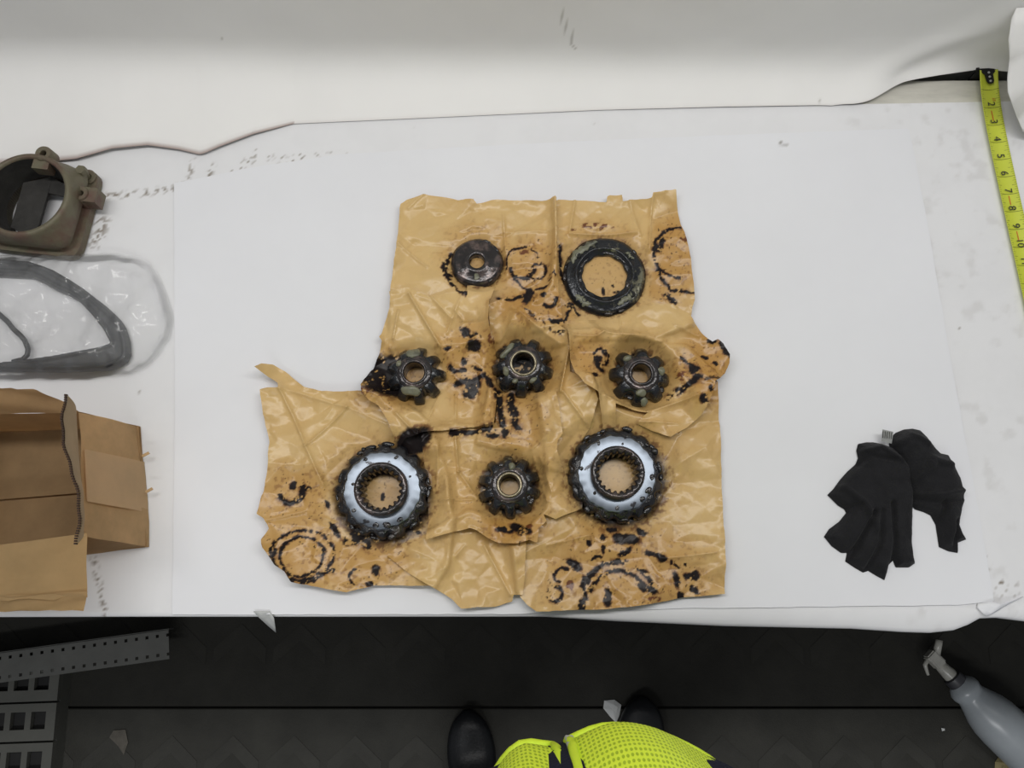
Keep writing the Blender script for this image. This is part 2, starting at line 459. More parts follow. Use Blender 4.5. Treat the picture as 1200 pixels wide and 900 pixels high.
# older base sheet: lies on the bench and sags over the front edge at the right
low = [(-400, 724), (560, 722), (640, 723), (720, 728), (850, 734), (1000, 737), (1060, 741), (1092, 742), (1120, 739), (1136, 733), (1150, 725), (1170, 724), (1210, 729), (1500, 732)]
nxg, g = 420, 0.0030
xs = np.linspace(-1.02, 1.02, 680)
cols = []
yback = [(-400, 170), (0, 165), (300, 138), (500, 124), (700, 113), (900, 110), (955, 115), (985, 123), (1200, 119), (1500, 118)]
rows_s = np.linspace(0, 1, 225)
X = np.zeros((len(rows_s) + 8, len(xs))); Y = X.copy(); Z = X.copy()
for i, x in enumerate(xs):
    # photograph column of this x at front and back edge
    pf = 600 + x * FPX / (CH * math.cos(math.atan(272 / FPX)) / math.cos(math.radians(2)))
    pb = 600 + x * FPX / 1.115
    yo = T(pf, lerp_tab(low, pf), ZT - 0.006).y
    yb = T(pb, lerp_tab(yback, pb)).y
    X[:, i] = x
    Y[:len(rows_s), i] = yb + (YF + 0.004 - yb) * rows_s
    Z[:len(rows_s), i] = ZT + 0.0006
    out = min(yo, YF - 0.002)
    over = YF - out
    pr = [(YF - over * 0.35, -0.0005 - over * 0.03), (YF - over * 0.7, -0.002 - over * 0.10), (YF - over * 0.93, -0.0045 - 0.1 * over), (out, -0.008 - 0.15 * over),
          (out + 0.001, -0.012 - 0.2 * over), (out + 0.002 + over * 0.1, -0.018 - 0.2 * over), (out + 0.003 + over * 0.2, -0.024 - 0.2 * over), (out + 0.004 + over * 0.3, -0.032 - 0.2 * over)]
    for k, (yy, zz) in enumerate(pr):
        Y[len(rows_s) + k, i] = yy; Z[len(rows_s) + k, i] = ZT + zz
Z[:len(rows_s)] += 0.0012 * fbm(X[:len(rows_s)] * 9, Y[:len(rows_s)] * 9, 5)
# scuffs on the older sheet: a broken dirt line near the wall at the left, specks elsewhere
def dirt_line(X, Y, pts, wid, seed, thr, sc=260):
    d, _, _ = near(X, Y, TP(pts), closed=False)
    n = fbm(X * sc, Y * sc, seed)
    return np.clip(1 - d / wid, 0, 1) * sstep(thr, thr + 0.12, n)
Dm = np.maximum.reduce([
    dirt_line(X, Y, [(128, 230), (160, 228), (200, 222), (245, 213)], 0.008, 11, 0.50),
    dirt_line(X, Y, [(215, 216), (222, 205), (228, 190)], 0.007, 12, 0.52),
    dirt_line(X, Y, [(243, 213), (250, 195)], 0.006, 12, 0.52),
    dirt_line(X, Y, [(275, 200), (300, 185), (345, 188), (400, 182)], 0.010, 14, 0.60),
    dirt_line(X, Y, [(108, 255), (122, 262), (112, 285)], 0.014, 15, 0.50),
    dirt_line(X, Y, [(110, 655), (118, 690), (124, 722)], 0.006, 16, 0.50),
    dirt_line(X, Y, [(1120, 640), (1180, 690)], 0.02, 17, 0.63),
    0.14 * sstep(0.55, 0.8, fbm(X * 60, Y * 60, 21)) * sstep(0.40, 0.50, X) + 0 * X,
    0.9 * sstep(0.935, 0.96, fbm(X * 150, Y * 150, 33, 2))])
me = grid_mesh('base_paper', X[::-1], Y[::-1], Z[::-1], np.ones((X.shape[0] - 1, X.shape[1] - 1), bool), {'dirt': Dm[::-1]})
tag(mesh_obj('paper_sheet', me, M_old), 'older scuffed white paper covering the bench, sagging over its front edge at right', 'paper')

# newer top sheet
def field(px_poly, g, zbase, crumple, name, matl, seed, attrs=None, rough=0.0004, z=ZT, zf=None):
    r = random.Random(seed)
    poly = rough_poly(TP(px_poly, z), 0.012, rough, r)
    x0 = min(p[0] for p in poly) - g; x1 = max(p[0] for p in poly) + g
    y0 = min(p[1] for p in poly) - g; y1 = max(p[1] for p in poly) + g
    X, Y = np.meshgrid(np.arange(x0, x1, g), np.arange(y0, y1, g))
    m, X2, Y2, D = snap(X, Y, poly, g)
    Z = np.full(X.shape, z + zbase)
    for (size, amp) in crumple: Z = Z + facets(X, Y, size, amp, r)
    if zf: Z = zf(X2, Y2, Z, D)
    A = {k: f(X2, Y2) for k, f in (attrs or {}).items()}
    return grid_mesh(name, X2, Y2, Z, m, A)
zt2 = lambda X, Y, Z, D: Z + 0.0010 * fbm(X * 7, Y * 7, 8)
me = field([(205, 216), (300, 197), (400, 182), (560, 173), (720, 165), (900, 158), (1064, 152), (1085, 260), (1114, 430), (1140, 570), (1163, 705), (1120, 709),
            (960, 711), (790, 713), (700, 716), (600, 719.5), (400, 720), (203, 720), (206, 500)], 0.004, 0.0024, [(0.10, 0.0008)], 'top_paper', M_white, 4,
           {'dirt': lambda X, Y: np.maximum.reduce([
               0.9 * sstep(0.955, 0.975, fbm(X * 150, Y * 150, 35, 2)),
               dirt_line(X, Y, [(908, 168), (920, 170)], 0.004, 5, .4)])}, zf=zt2)
tag(mesh_obj('paper_sheet', me, M_white), 'clean bright white paper sheet lying under all the brown papers and gears', 'paper')

# paper hanging on the wall, curling out on to the bench along its foot
foot = [(-500, 200), (60, 190), (100, 186), (140, 174), (180, 170), (215, 175), (240, 181), (247, 179), (262, 172), (300, 157), (345, 145), (480, 139), (700, 129), (850, 125), (975, 123), (1000, 116), (1030, 105), (1060, 95), (1100, 88), (1150, 81), (1200, 86), (1500, 88)]
lift = [(-500, 0.010), (60, 0.008), (150, 0.010), (236, 0.006), (262, 0.007), (300, 0.006), (345, 0.003), (700, 0.003), (975, 0.004), (1050, 0.010), (1100, 0.018), (1200, 0.018)]
xs = np.linspace(-0.98, 0.98, 640)
ns = 70
X = np.zeros((ns, len(xs))); Y = X.copy(); Z = X.copy(); E = X.copy()
for i, x in enumerate(xs):
    pb = 600 + x * FPX / 1.11
    lf = lerp_tab(lift, pb)
    p = T(pb, lerp_tab(foot, pb), ZT + lf)
    y0 = min(p.y, YW - 0.012); z0 = ZT + lf
    buck = 0.020 * math.exp(-((pb - 1010) / 60.0) ** 2)
    P = [(y0, z0), (y0 + (YW - y0) * 0.55, z0 + 0.010), (YW - 0.004 - buck * 0.2, z0 + 0.015), (YW - 0.003, z0 + 0.07)]
    for k in range(ns):
        if k < 34:
            u = k / 33.0; b = [(1 - u) ** 3, 3 * u * (1 - u) ** 2, 3 * u * u * (1 - u), u ** 3]
            yy = sum(b[j] * P[j][0] for j in range(4)); zz = sum(b[j] * P[j][1] for j in range(4))
        else:
            yy = YW - 0.003; zz = z0 + 0.07 + (k - 33) * 0.02
        # a soft diagonal buckle right of centre
        c = 1010 + (zz - ZT) * 1100
        yy -= 0.012 * math.exp(-((pb - c) / 26.0) ** 2) * math.exp(-(zz - ZT) / 0.10)
        X[k, i] = x; Y[k, i] = yy; Z[k, i] = zz
        E[k, i] = max(0, 1 - k / 1.1) * (0.8 if pb < 345 else 0.15)  # brown foot edge, with shade of the lifted gap painted in, strongest at left
Y -= 0.007 * fbm(X * 5, Z * 6, 9) * sstep(0.02, 0.08, Z - ZT)
Dw = np.maximum.reduce([np.where(np.abs(X - (0.055 + (ZT + 0.13 - Z) * 0.35 * (1 + 0 * X)) - 0.004 * (vnoise(Z * 90, Z * 0, 3) - .5)) < 0.0016, 0.55, 0) * (Z > ZT + 0.05) * (Z < ZT + 0.115),
                        0.5 * sstep(0.95, 0.97, fbm(X * 90, Z * 90, 71, 2))])
me = grid_mesh('wall_paper', X, Y, Z, np.ones((ns - 1, len(xs) - 1), bool), {'dirt': Dw, 'edge': E})
tag(mesh_obj('paper_sheet', me, M_wallpaper), 'greyish paper hung on the back wall, foot curling onto the bench with wavy brown edge, shade painted in', 'paper')

# torn white flap at the top right corner
pts = [(1186, 22), (1192, 10), (1330, 0), (1340, 200), (1205, 158), (1199, 155), (1191, 138), (1185, 122), (1180, 108), (1180, 92), (1183, 70), (1182, 45)]
bm = bmesh.new(); vs = []
for (px, py) in pts:
    z = ZT + 0.018 + (158 - py) / 158 * 0.125
    z = min(z, ZT + 0.145)
    p = T(px, py, z); p.y = min(p.y, YW - 0.012); vs.append(bm.verts.new(p))
f = bm.faces.new(vs); bmesh.ops.triangulate(bm, faces=[f]); bmesh.ops.subdivide_edges(bm, edges=bm.edges[:], cuts=2, use_grid_fill=True)
for v in bm.verts: v.co.z += 0.002 * math.sin(v.co.x * 60) ; v.co.y += 0.0015 * math.sin(v.co.z * 110)
o = obj('torn_paper', bm, M_wallpaper, smooth=True); md = o.modifiers.new('solid', 'SOLIDIFY'); md.thickness = 0.0004
tag(o, 'torn white paper flap leaning at the top right beside the tape measure', 'paper')
# torn corner hanging off the front edge at the left; small lifted tab at the right
def small_sheet(pts, label, mt, th=0.0004, name='torn_paper', bend=0):
    bm = bmesh.new(); vs = [bm.verts.new(T(px, py, z)) for px, py, z in pts]
    f = bm.faces.new(vs); bmesh.ops.triangulate(bm, faces=[f]); bmesh.ops.subdivide_edges(bm, edges=bm.edges[:], cuts=2, use_grid_fill=True)
    for v in bm.verts: v.co.z += bend * math.sin(v.co.x * 150 + v.co.y * 90)
    o = obj(name, bm, mt, smooth=True); md = o.modifiers.new('solid', 'SOLIDIFY'); md.thickness = th; md.offset = 1
    return tag(o, label, 'paper')
small_sheet([(297, 716, ZT + 0.0055), (316, 716, ZT + 0.0055), (321, 724, ZT + .004), (323.5, 741, ZT - 0.02), (314, 733, ZT - 0.012), (303, 723, ZT + 0.003)],
            'small torn white corner hanging off the bench front, left of the brown papers', M_scrap, bend=0.0005)
small_sheet([(1146, 707, ZT + 0.004), (1163, 705, ZT + 0.007), (1172, 708, ZT + 0.009), (1199, 699, ZT + 0.005), (1176, 711, ZT + 0.004), (1158, 722, ZT + 0.004), (1153, 720, ZT + 0.005), (1145, 712, ZT + .004)],
            'little white paper tear folded up at the bench front, far right', M_white, bend=0.0005)

# ------------------------------------------------------------------ kraft papers
G = 0.00115
bb = [T(x, y) for x, y in ((285, 205), (875, 205), (285, 735), (875, 735))]
gx0 = min(p.x for p in bb); gx1 = max(p.x for p in bb); gy0 = min(p.y for p in bb); gy1 = max(p.y for p in bb)
GX, GY = np.meshgrid(np.arange(gx0, gx1, G), np.arange(gy0, gy1, G))
H = np.full(GX.shape, 0.0052)
# warped coordinates give every stain an irregular rim
WX = GX + 0.0050 * (fbm(GX * 120, GY * 120, 41) - .5) + 0.0032 * (fbm(GX * 420, GY * 420, 43) - .5)
WY = GY + 0.0050 * (fbm(GX * 120, GY * 120, 42) - .5) + 0.0032 * (fbm(GX * 420, GY * 420, 44) - .5)
BR = fbm(GX * 230, GY * 230, 45)          # break-up
BR2 = fbm(GX * 95, GY * 95, 46)
OIL = np.zeros(GX.shape); RUST = OIL.copy(); TINT = OIL.copy()
pxm = 1.0 / 930.0
def blob(px, py, rx, ry=None, ang=0, s=1.0, thr=0.0, lay='oil', halo=False):
    global OIL, RUST, TINT
    thr = thr * .85; ry = ry or rx; c = T(px, py); a = math.radians(ang)
    u = (WX - c.x) * math.cos(a) + (WY - c.y) * math.sin(a); v = -(WX - c.x) * math.sin(a) + (WY - c.y) * math.cos(a)
    d = np.hypot(u / (rx * pxm), v / (ry * pxm))
    m = s * sstep(1.15, 0.85, d) * (sstep(thr, thr + 0.06, BR) if thr else 1)
    if halo:
        OIL = np.maximum(OIL, m); RUST = np.maximum(RUST, .7 * sstep(1.22, 1.05, d) * sstep(.56, .60, BR))
    elif lay == 'oil': OIL = np.maximum(OIL, m); RUST = np.maximum(RUST, s * .8 * sstep(1.32, 1.1, d) * sstep(.50, .55, BR))
    elif lay == 'rust': RUST = np.maximum(RUST, m)
    else: TINT = np.maximum(TINT, s * sstep(1.35, 0.55, d + 0.5 * (BR2 - .5)))
def arc(px, py, r, wd, a0=0, a1=360, s=1.0, thr=0.45, ry=None):
    thr = thr * .82
    global OIL, RUST
    c = T(px, py); dx = WX - c.x; dy = (WY - c.y) * (r / (ry or r))
    rr = np.hypot(dx, dy) / pxm; th = np.degrees(np.arctan2(dy, dx)) % 360
    am = ((th - a0) % 360) < ((a1 - a0) if a1 - a0 < 360 else 361)
    d = np.abs(rr - r)
    OIL = np.maximum(OIL, s * am * sstep(wd, wd * .6, d) * sstep(thr, thr + .06, BR))
    RUST = np.maximum(RUST, s * .75 * am * sstep(wd * 1.7, wd * .7, d) * sstep(.42, .50, BR))
def line(pts, wd, s=1.0, thr=0.4):
    thr = thr * .85
    global OIL, RUST
    d, _, _ = near(WX, WY, TP(pts), closed=False); d = d / pxm
    OIL = np.maximum(OIL, s * sstep(wd, wd * .6, d) * sstep(thr, thr + .06, BR))
    RUST = np.maximum(RUST, s * .7 * sstep(wd * 2.0, wd * .8, d) * sstep(.45, .53, BR))
# orange-brown soaking
for a in ((560, 300, 46, 44, .6), (625, 320, 40, 45, .8), (630, 365, 50, 30, .9), (705, 320, 68, 62, .55), (790, 300, 34, 62, .95), (780, 340, 26, 24, .8),
          (460, 450, 52, 42, .9), (552, 430, 42, 52, .9), (612, 440, 52, 46, .7), (745, 440, 62, 46, .6), (825, 435, 44, 46, .95), (695, 425, 30, 30, .8),
          (600, 495, 44, 50, .85), (597, 575, 66, 62, .6), (605, 620, 50, 20, .9), (450, 580, 82, 76, .55), (345, 590, 52, 44, .85), (352, 655, 62, 46, .9),
          (425, 660, 62, 32, .9), (722, 560, 76, 76, .45), (725, 665, 92, 62, .85), (800, 680, 40, 24, .7), (655, 690, 26, 26, .6), (640, 545, 36, 60, .35), (530, 560, 45, 60, .4)):
    blob(a[0], a[1], a[2], a[3], s=a[4], lay='tint')
# grease halos round the parts
blob(452, 583, 55, 54, thr=0.30, halo=True); blob(722, 562, 56, 56, thr=.30, halo=True); blob(487, 520, 22, 14, 20); blob(457, 443, 31, 27, thr=.30, halo=True); blob(597, 572, 33, 33, thr=.32, halo=True); blob(748, 442, 30, 28, thr=.47, halo=True)
blob(612, 433, 33, 30, thr=.35, halo=True); blob(708, 328, 47, 47, thr=.30, halo=True); blob(560, 314, 31, 29, thr=.40, halo=True)
# imprint rings, arcs, smears
arc(357, 652, 34, 2.6, thr=.40, ry=28); arc(357, 652, 24, 2.2, thr=.38, ry=21); arc(357, 652, 30, 2.4, 160, 300, thr=.2, ry=25)
line([(375, 673), (395, 669)], 2.5, thr=.3)
arc(724, 700, 38, 3.4, 15, 185, thr=.42); arc(724, 704, 32, 3.2, 20, 165, thr=.40); arc(700, 690, 18, 2.5, 100, 220, thr=.45)
arc(566, 318, 43, 2.6, 150, 245, thr=.35); blob(521, 318, 3, 6); blob(526, 328, 4, 3)
arc(795, 302, 33, 2.2, 85, 270, thr=.40); blob(768, 297, 7, 6, thr=.4); blob(773, 290, 3, 8, -20)
line([(768, 318), (772, 332), (785, 345), (812, 347)], 2.2, thr=.38); blob(784, 354, 10, 4, -30, thr=.45); blob(800, 286, 7, 3, thr=.5, lay='rust')
arc(612, 319, 14, 2.6, 170, 360, thr=.32); arc(612, 314, 20, 1.6, 20, 200, thr=.48); arc(630, 323, 10, 1.8, thr=.45); blob(614, 302, 6, 3, lay='rust'); arc(625, 320, 26, 2, 200, 350, thr=.5)
blob(619, 351, 6, 12, -15); line([(583, 353), (600, 356), (615, 350)], 3, thr=.35); blob(636, 352, 4, 4); arc(642, 356, 10, 3, 230, 380, thr=.2)
line([(655, 295), (657, 320), (660, 335)], 2.6, thr=.30); line([(668, 362), (662, 378), (650, 385)], 3, thr=.28); blob(648, 384, 7, 4); blob(667, 361, 6, 5, thr=.35); line([(672, 362), (678, 372)], 2, thr=.3)
line([(615, 372), (640, 392), (655, 400)], 3, thr=.50, s=.8); blob(655, 398, 5, 3, thr=.4); blob(670, 275, 3, 2, thr=.4, lay='rust'); blob(700, 270, 22, 4, thr=.52, lay='rust')
blob(556, 410, 9, 7); blob(546, 395, 5, 7, 10, thr=.3); line([(540, 391), (552, 400), (560, 398)], 2.2, thr=.25); blob(545, 427, 4, 5); line([(528, 432), (533, 438), (545, 436)], 3, thr=.25)
blob(553, 452, 13, 6, -8, thr=.30); blob(552, 462, 9, 9, thr=.36); line([(535, 452), (550, 450), (570, 443), (577, 458)], 4, thr=.30); line([(556, 435), (566, 437)], 2, thr=.3); blob(526, 413, 4, 3); blob(576, 405, 3, 5, thr=.4, lay='rust')
line([(584, 462), (587, 480), (589, 502), (592, 512)], 5, thr=.38); line([(598, 466), (600, 485), (606, 505)], 5, thr=.42); line([(598, 470), (604, 490)], 4, thr=.4); blob(578, 514, 7, 3.5); line([(530, 511), (560, 509), (578, 505)], 4, thr=.42)
blob(440, 445, 12, 18, 25, thr=.45); blob(452, 452, 14, 14, thr=.30); blob(438, 462, 10, 8, thr=.48, lay='rust')
blob(697, 428, 5, 4); line([(695, 430), (698, 437), (703, 441)], 3, thr=.2); blob(706, 420, 4, 4, thr=.3); blob(694, 447, 3.5, 3); arc(702, 425, 9, 1.8, thr=.48)
blob(806, 440, 5, 6, thr=.2); line([(790, 464), (800, 458), (812, 448)], 4.5, thr=.32); line([(780, 470), (795, 462)], 4, thr=.45); blob(795, 447, 5, 6, thr=.4, lay='rust'); blob(843, 415, 4, 12, 15, thr=.25); blob(829, 406, 6, 4, thr=.2); blob(820, 425, 4, 3, thr=.3)
blob(833, 432, 3, 3); line([(818, 452), (835, 450)], 2, thr=.3, s=.8); blob(817, 474, 5, 6, -20, thr=.30); blob(825, 462, 2.5, 4, thr=.2); line([(792, 425), (800, 432), (812, 440)], 2.2, thr=.45)
blob(605, 619, 8, 5, thr=.25); blob(592, 622, 10, 4, thr=.42); blob(614, 624, 8, 5, thr=.40); blob(620, 618, 4, 3, thr=.3, lay='rust')
arc(345, 577, 13, 4, 190, 395, thr=.30, ry=13); blob(348, 570, 4, 5, thr=.2); arc(366, 577, 4, 1.5, 30, 200, thr=.2)
blob(443, 669, 5, 6); arc(420, 676, 7, 2.2, 90, 260, thr=.3); blob(437, 684, 6, 2, thr=.4); blob(395, 622, 3, 11, 32, thr=.2); blob(387, 593, 3, 5, thr=.2); blob(432, 638, 8, 5, -35, thr=.35); blob(418, 630, 14, 8, 25, thr=.4); blob(492, 624, 3.5, 2.5)
blob(733, 633, 16, 6.5, -6); blob(722, 630, 6, 5); blob(750, 624, 7, 4, -20); blob(715, 621, 6, 3, thr=.3); blob(705, 630, 4, 3); blob(731, 648, 9, 3.5, 25, thr=.3); blob(688, 637, 3, 4, thr=.25)
blob(671, 661, 9, 4, -32); blob(676, 667, 4, 3); blob(697, 654, 7, 2, 15, thr=.2); blob(705, 643, 2, 5); blob(763, 650, 9, 3, -12, thr=.3); blob(772, 655, 5, 4, -30); arc(658, 675, 8, 2.0, 90, 250, thr=.38); blob(661, 667, 5, 2, thr=.2)
arc(650, 696, 7, 2.2, thr=.42); blob(682, 684, 3, 9); blob(680, 708, 3, 8, -12, thr=.25); blob(667, 686, 5, 5, 0, thr=.45, lay='rust'); blob(711, 700, 5, 10, thr=.32); blob(756, 690, 12, 4, -22, thr=.30); blob(765, 702, 8, 3, thr=.4, lay='rust')
blob(789, 680, 4, 9, 14, thr=.22); blob(808, 675, 10, 5, 10, thr=.38); blob(810, 690, 6, 3.5, -30, thr=.2); blob(795, 698, 3, 5, thr=.3); blob(812, 672, 3, 3); blob(800, 663, 2, 2); blob(790, 664, 5, 1.5, -20, thr=.2); blob(783, 660, 1.5, 2.5)
blob(449, 581, 2, 4); blob(706, 342, 2, 5); blob(718, 335, 2, 2); blob(568, 304, 3, 2, thr=.3)
for (px, py, rb) in ((451, 581, 19), (724, 561, 19), (486, 443, 9.5), (749, 444, 8), (597, 572, 9), (708, 328, 27), (560, 313, 8)):
    c = T(px, py); k = sstep(rb * pxm * 1.05, rb * pxm * 1.25, np.hypot(GX - c.x, GY - c.y)); OIL *= k; RUST *= k
blob(450, 583, 2.2, 4); blob(707, 344, 2, 5); blob(718, 337, 2, 2); blob(725, 345, 6, 2, thr=.4)
OIL = np.clip(OIL, 0, 1); RUST = np.clip(np.maximum(RUST, 0.55 * TINT * sstep(.60, .72, fbm(GX * 260, GY * 260, 61))), 0, 1)
OIL = np.maximum(OIL, .9 * sstep(.35, .7, TINT) * sstep(.79, .82, fbm(GX * 330, GY * 330, 62, 3)))
TINT = np.clip(TINT * 0.85 + 0.22 * sstep(.45, .75, fbm(GX * 16, GY * 16, 64)), 0, 1)

# where gears press the paper flat
PRESS = np.ones(GX.shape)
for (px, py, r) in ((560, 311, 32), (708, 326, 50), (486, 441, 36), (613, 431, 37), (748, 444, 36), (597, 571, 36), (451, 579, 56), (723, 559, 56)):
    c = T(px, py, ZT + 0.008); PRESS = np.minimum(PRESS, 0.12 + 0.88 * sstep(r * pxm * 0.85, r * pxm * 1.35, np.hypot(GX - c.x, GY - c.y)))

def kraft(outline, label, seed, big=(0.052, 0.0125), small=(0.017, 0.0036), creases=(), curls=(), flat=1.0, extra=None):
    """one sheet of wrapping paper draped over what already lies on the bench"""
    global H
    r = random.Random(seed)
    poly = rough_poly(TP(outline, ZT + 0.008), 0.006, 0.00035, r)
    m, X2, Y2, D = snap(GX, GY, poly, G)
    under = dilate(H, 2); under = blur(under, 2); under = np.maximum(under, blur(under, 5)) * 1.0
    C = facets(GX, GY, big[0], big[1], r, 1.5, r.uniform(0, 3)) + facets(GX, GY, small[0], small[1], r, 1.3, r.uniform(0, 3)) + facets(GX, GY, .007, .0007, r)
    for (x0, y0, x1, y1, a, wd) in creases:
        d, _, _ = near(GX, GY, TP([(x0, y0), (x1, y1)]), closed=False)
        C = C + a * np.exp(-d / wd)
    C = C * PRESS * flat
    for (px, py, rad, hgt) in curls:     # lifted corners
        c = T(px, py); d = np.hypot(GX - c.x, GY - c.y) / (rad * pxm)
        C = C + hgt * np.clip(1 - d, 0, 1) ** 1.6
    # free edges lift irregularly
    e = np.exp(-D / 0.008) * 0.0060 * sstep(.45, .75, fbm(GX * 22, GY * 22, seed + 90)) * PRESS
    Z = under + 0.0007 + np.maximum(C, 0) + e
    me = grid_mesh('kraft_paper_sheet', X2, Y2, ZT + Z, m, {'oil': OIL, 'rust': RUST, 'tint': TINT})
    o = mesh_obj('kraft_paper_sheet', me, M_kraft); tag(o, label, 'wrapping paper', 'crumpled kraft wrapping papers')
    mm = np.zeros(GX.shape, bool)
    mm[:-1, :-1] |= m; mm[1:, :-1] |= m; mm[:-1, 1:] |= m; mm[1:, 1:] |= m
    H = np.where(mm, np.maximum(H, Z), H)
    return o
def hat(px, py, r=6, z=0.0):
    c = T(px, py); d = np.hypot(GX - c.x, GY - c.y) < r * pxm
    return float(np.median(H[d]))
def press_disc(px, py, r, hgt):
    global H
    c = T(px, py, ZT + 0.01); d = np.hypot(GX - c.x, GY - c.y) < r * pxm
    H = np.where(d, np.maximum(H, hat(px, py, r * .8) + hgt), H)
SEAT = {}
def seat(key, px, py, r):
    c = T(px, py, ZT + 0.01); d = np.hypot(GX - c.x, GY - c.y) < r * pxm
    SEAT[key] = float(np.percentile(H[d], 90)) - 0.0008

kraft([(308, 459), (318, 457), (330, 457), (328, 451), (307, 437), (312, 431), (322, 429), (335, 436), (348, 447), (358, 455), (380, 460), (427, 461), (470, 470), (505, 500), (525, 560),
       (532, 610), (526, 660), (510, 687), (470, 686), (440, 686), (408, 694), (380, 689), (345, 682), (337, 670), (325, 662), (313, 643), (311, 633), (318, 620),
       (312, 608), (304, 603), (307, 590), (313, 570), (317, 540), (318, 519), (313, 500), (311, 480)],
      'lower left brown paper with torn curled strip, under the wide toothed gear', 101,
      creases=((333, 460, 383, 570, .0045, .0022), (410, 481, 362, 526, .004, .002), (333, 458, 410, 481, .003, .002), (410, 481, 455, 500, .002, .003), (318, 611, 360, 600, .003, .003)),
      curls=((308, 437, 30, .022), (312, 640, 26, .012), (330, 676, 22, .008)))
kraft([(600, 640), (606, 690), (610, 700), (618, 709), (628, 716), (642, 716), (650, 715), (700, 714), (735, 711), (770, 706), (800, 700), (848, 696), (847, 650), (845, 600), (844, 520), (841, 480), (839, 450),
       (800, 410), (700, 395), (630, 395), (630, 470), (640, 520), (640, 600)],
      'lower right brown paper spotted with black oil, under the right wide gear', 102,
      creases=((775, 655, 835, 648, .004, .004), (640, 640, 690, 628, .003, .003), (760, 610, 790, 560, .003, .003)), curls=((848, 700, 30, .004), (628, 716, 30, .006)))
seat('side_l', 451, 579, 48); press_disc(451, 579, 51, 0.006)
kraft([(648, 239), (655, 237), (675, 239), (710, 239.5), (711, 233), (714, 231), (728, 231), (729, 239), (745, 238), (762, 237), (763, 232), (790, 227), (797, 265), (803, 283), (808, 305), (812, 340), (813, 353), (810, 362),
       (808, 385), (770, 400), (700, 405), (650, 410), (600, 412), (602, 380), (645, 340), (649, 290)],
      'upper right brown paper under the large flat ring', 103,
      creases=((762, 237, 758, 300, .004, .002), (668, 280, 744, 279, .0035, .002), (735, 240, 748, 282, .003, .002), (673, 240, 666, 280, .003, .002)), curls=((792, 228, 30, .006),))
kraft([(470, 241), (477, 236), (499, 230), (525, 233), (537, 236), (546, 235), (555, 237), (559, 241.5), (576, 237), (600, 237), (640, 239), (651, 238), (652, 300), (654, 345), (660, 385), (600, 400), (560, 405),
       (455, 410), (457, 390), (458, 350), (461, 325), (466, 288), (468, 265)],
      'upper left brown paper under the small round washer', 104,
      creases=((468, 291, 502, 318, .0035, .002), (590, 258, 594, 325, .003, .002), (480, 250, 500, 231, .003, .002), (595, 277, 650, 277, .002, .002), (649, 240, 651, 330, .006, .002)), curls=((556, 238, 14, .006),))
seat('ring', 708, 326, 44); seat('washer', 560, 311, 26); press_disc(560, 311, 27, 0.006)
kraft([(455, 651), (468, 640), (482, 632), (505, 625), (550, 600), (600, 610), (616, 625), (616, 637), (615, 670), (612.5, 697), (602, 697), (600, 705), (580, 711), (560, 711), (541, 713), (530, 702), (508, 688), (480, 672)],
      'plain pale folded brown paper flap at bottom centre by the bench edge', 105, big=(.035, .006),
      creases=((545, 640, 535, 652, .003, .003), (568, 640, 598, 697, .004, .0025)), curls=((545, 713, 40, .004),))
kraft([(573, 362), (590, 356), (610, 368), (640, 378), (662, 392), (666, 415), (667, 440), (690, 448), (699, 472), (690, 504), (675, 527), (665, 556), (645, 552), (600, 530), (560, 520), (572, 470), (577, 440)],
      'middle brown paper under the centre pinion', 106,
      creases=((665, 415, 655, 465, .007, .002), (658, 465, 684, 500, .004, .0018), (600, 370, 655, 412, .004, .003), (586, 405, 600, 385, .0035, .0018)))
seat('side_r', 723, 559, 48); press_disc(723, 559, 50, 0.004)
seat('pin_c', 613, 431, 30)
kraft([(495, 508), (540, 500), (581, 498), (583, 470), (600, 462), (650, 462), (654, 480), (658, 512), (652, 521), (651, 532), (660, 553), (672, 572), (682, 590), (681, 597), (664, 604), (650, 610), (636, 604), (640, 612),
       (631, 620), (629, 637), (620, 634), (606, 638), (585, 637), (573, 632), (560, 623), (552, 620), (535, 624), (518, 629), (502, 634), (503, 610), (502, 580), (499, 555), (497, 530)],
      'central brown paper under the lowest middle pinion', 107,
      creases=((535, 515, 538, 555, .0045, .0015), (538, 555, 560, 585, .0035, .0015), (503, 589, 555, 587, .0035, .0012), (625, 540, 640, 590, .005, .0015), (516, 520, 513, 575, .003, .002), (622, 530, 635, 520, .003, .002), (632, 540, 645, 580, .003, .0012)),
      curls=((682, 592, 26, .006), (560, 623, 24, .006)))
seat('pin_b', 597, 571, 30)
kraft([(458, 346), (480, 342), (505, 352), (530, 348), (548, 346), (548, 336.5), (565, 338), (581, 341), (574, 360), (573, 384), (575, 396), (582, 420), (581, 452), (583, 470), (579, 501), (545, 504), (520, 508), (496, 511.5),
       (488, 514), (478, 516), (467, 527), (464, 515), (459, 500), (452, 488), (447, 480), (437, 475), (429, 465), (426, 455), (429, 447), (438, 434), (445, 416), (449, 402), (446, 398), (452, 380), (457, 369), (460, 362)],
      'left middle brown paper folded over at top, under the left pinion', 108,
      creases=((482, 352, 518, 412, .006, .002), (505, 352, 530, 380, .0035, .002), (535, 372, 545, 384, .003, .002), (545, 385, 573, 385, -.004, .004), (468, 490, 490, 513, .005, .0015), (470, 370, 463, 402, .004, .0015), (545, 350, 525, 395, .003, .002), (535, 465, 535, 500, .003, .002), (515, 465, 500, 505, .003, .0015)),
      curls=((427, 456, 30, .010), (573, 385, 20, .006), (446, 398, 14, .004)))
seat('pin_l', 486, 441, 30)
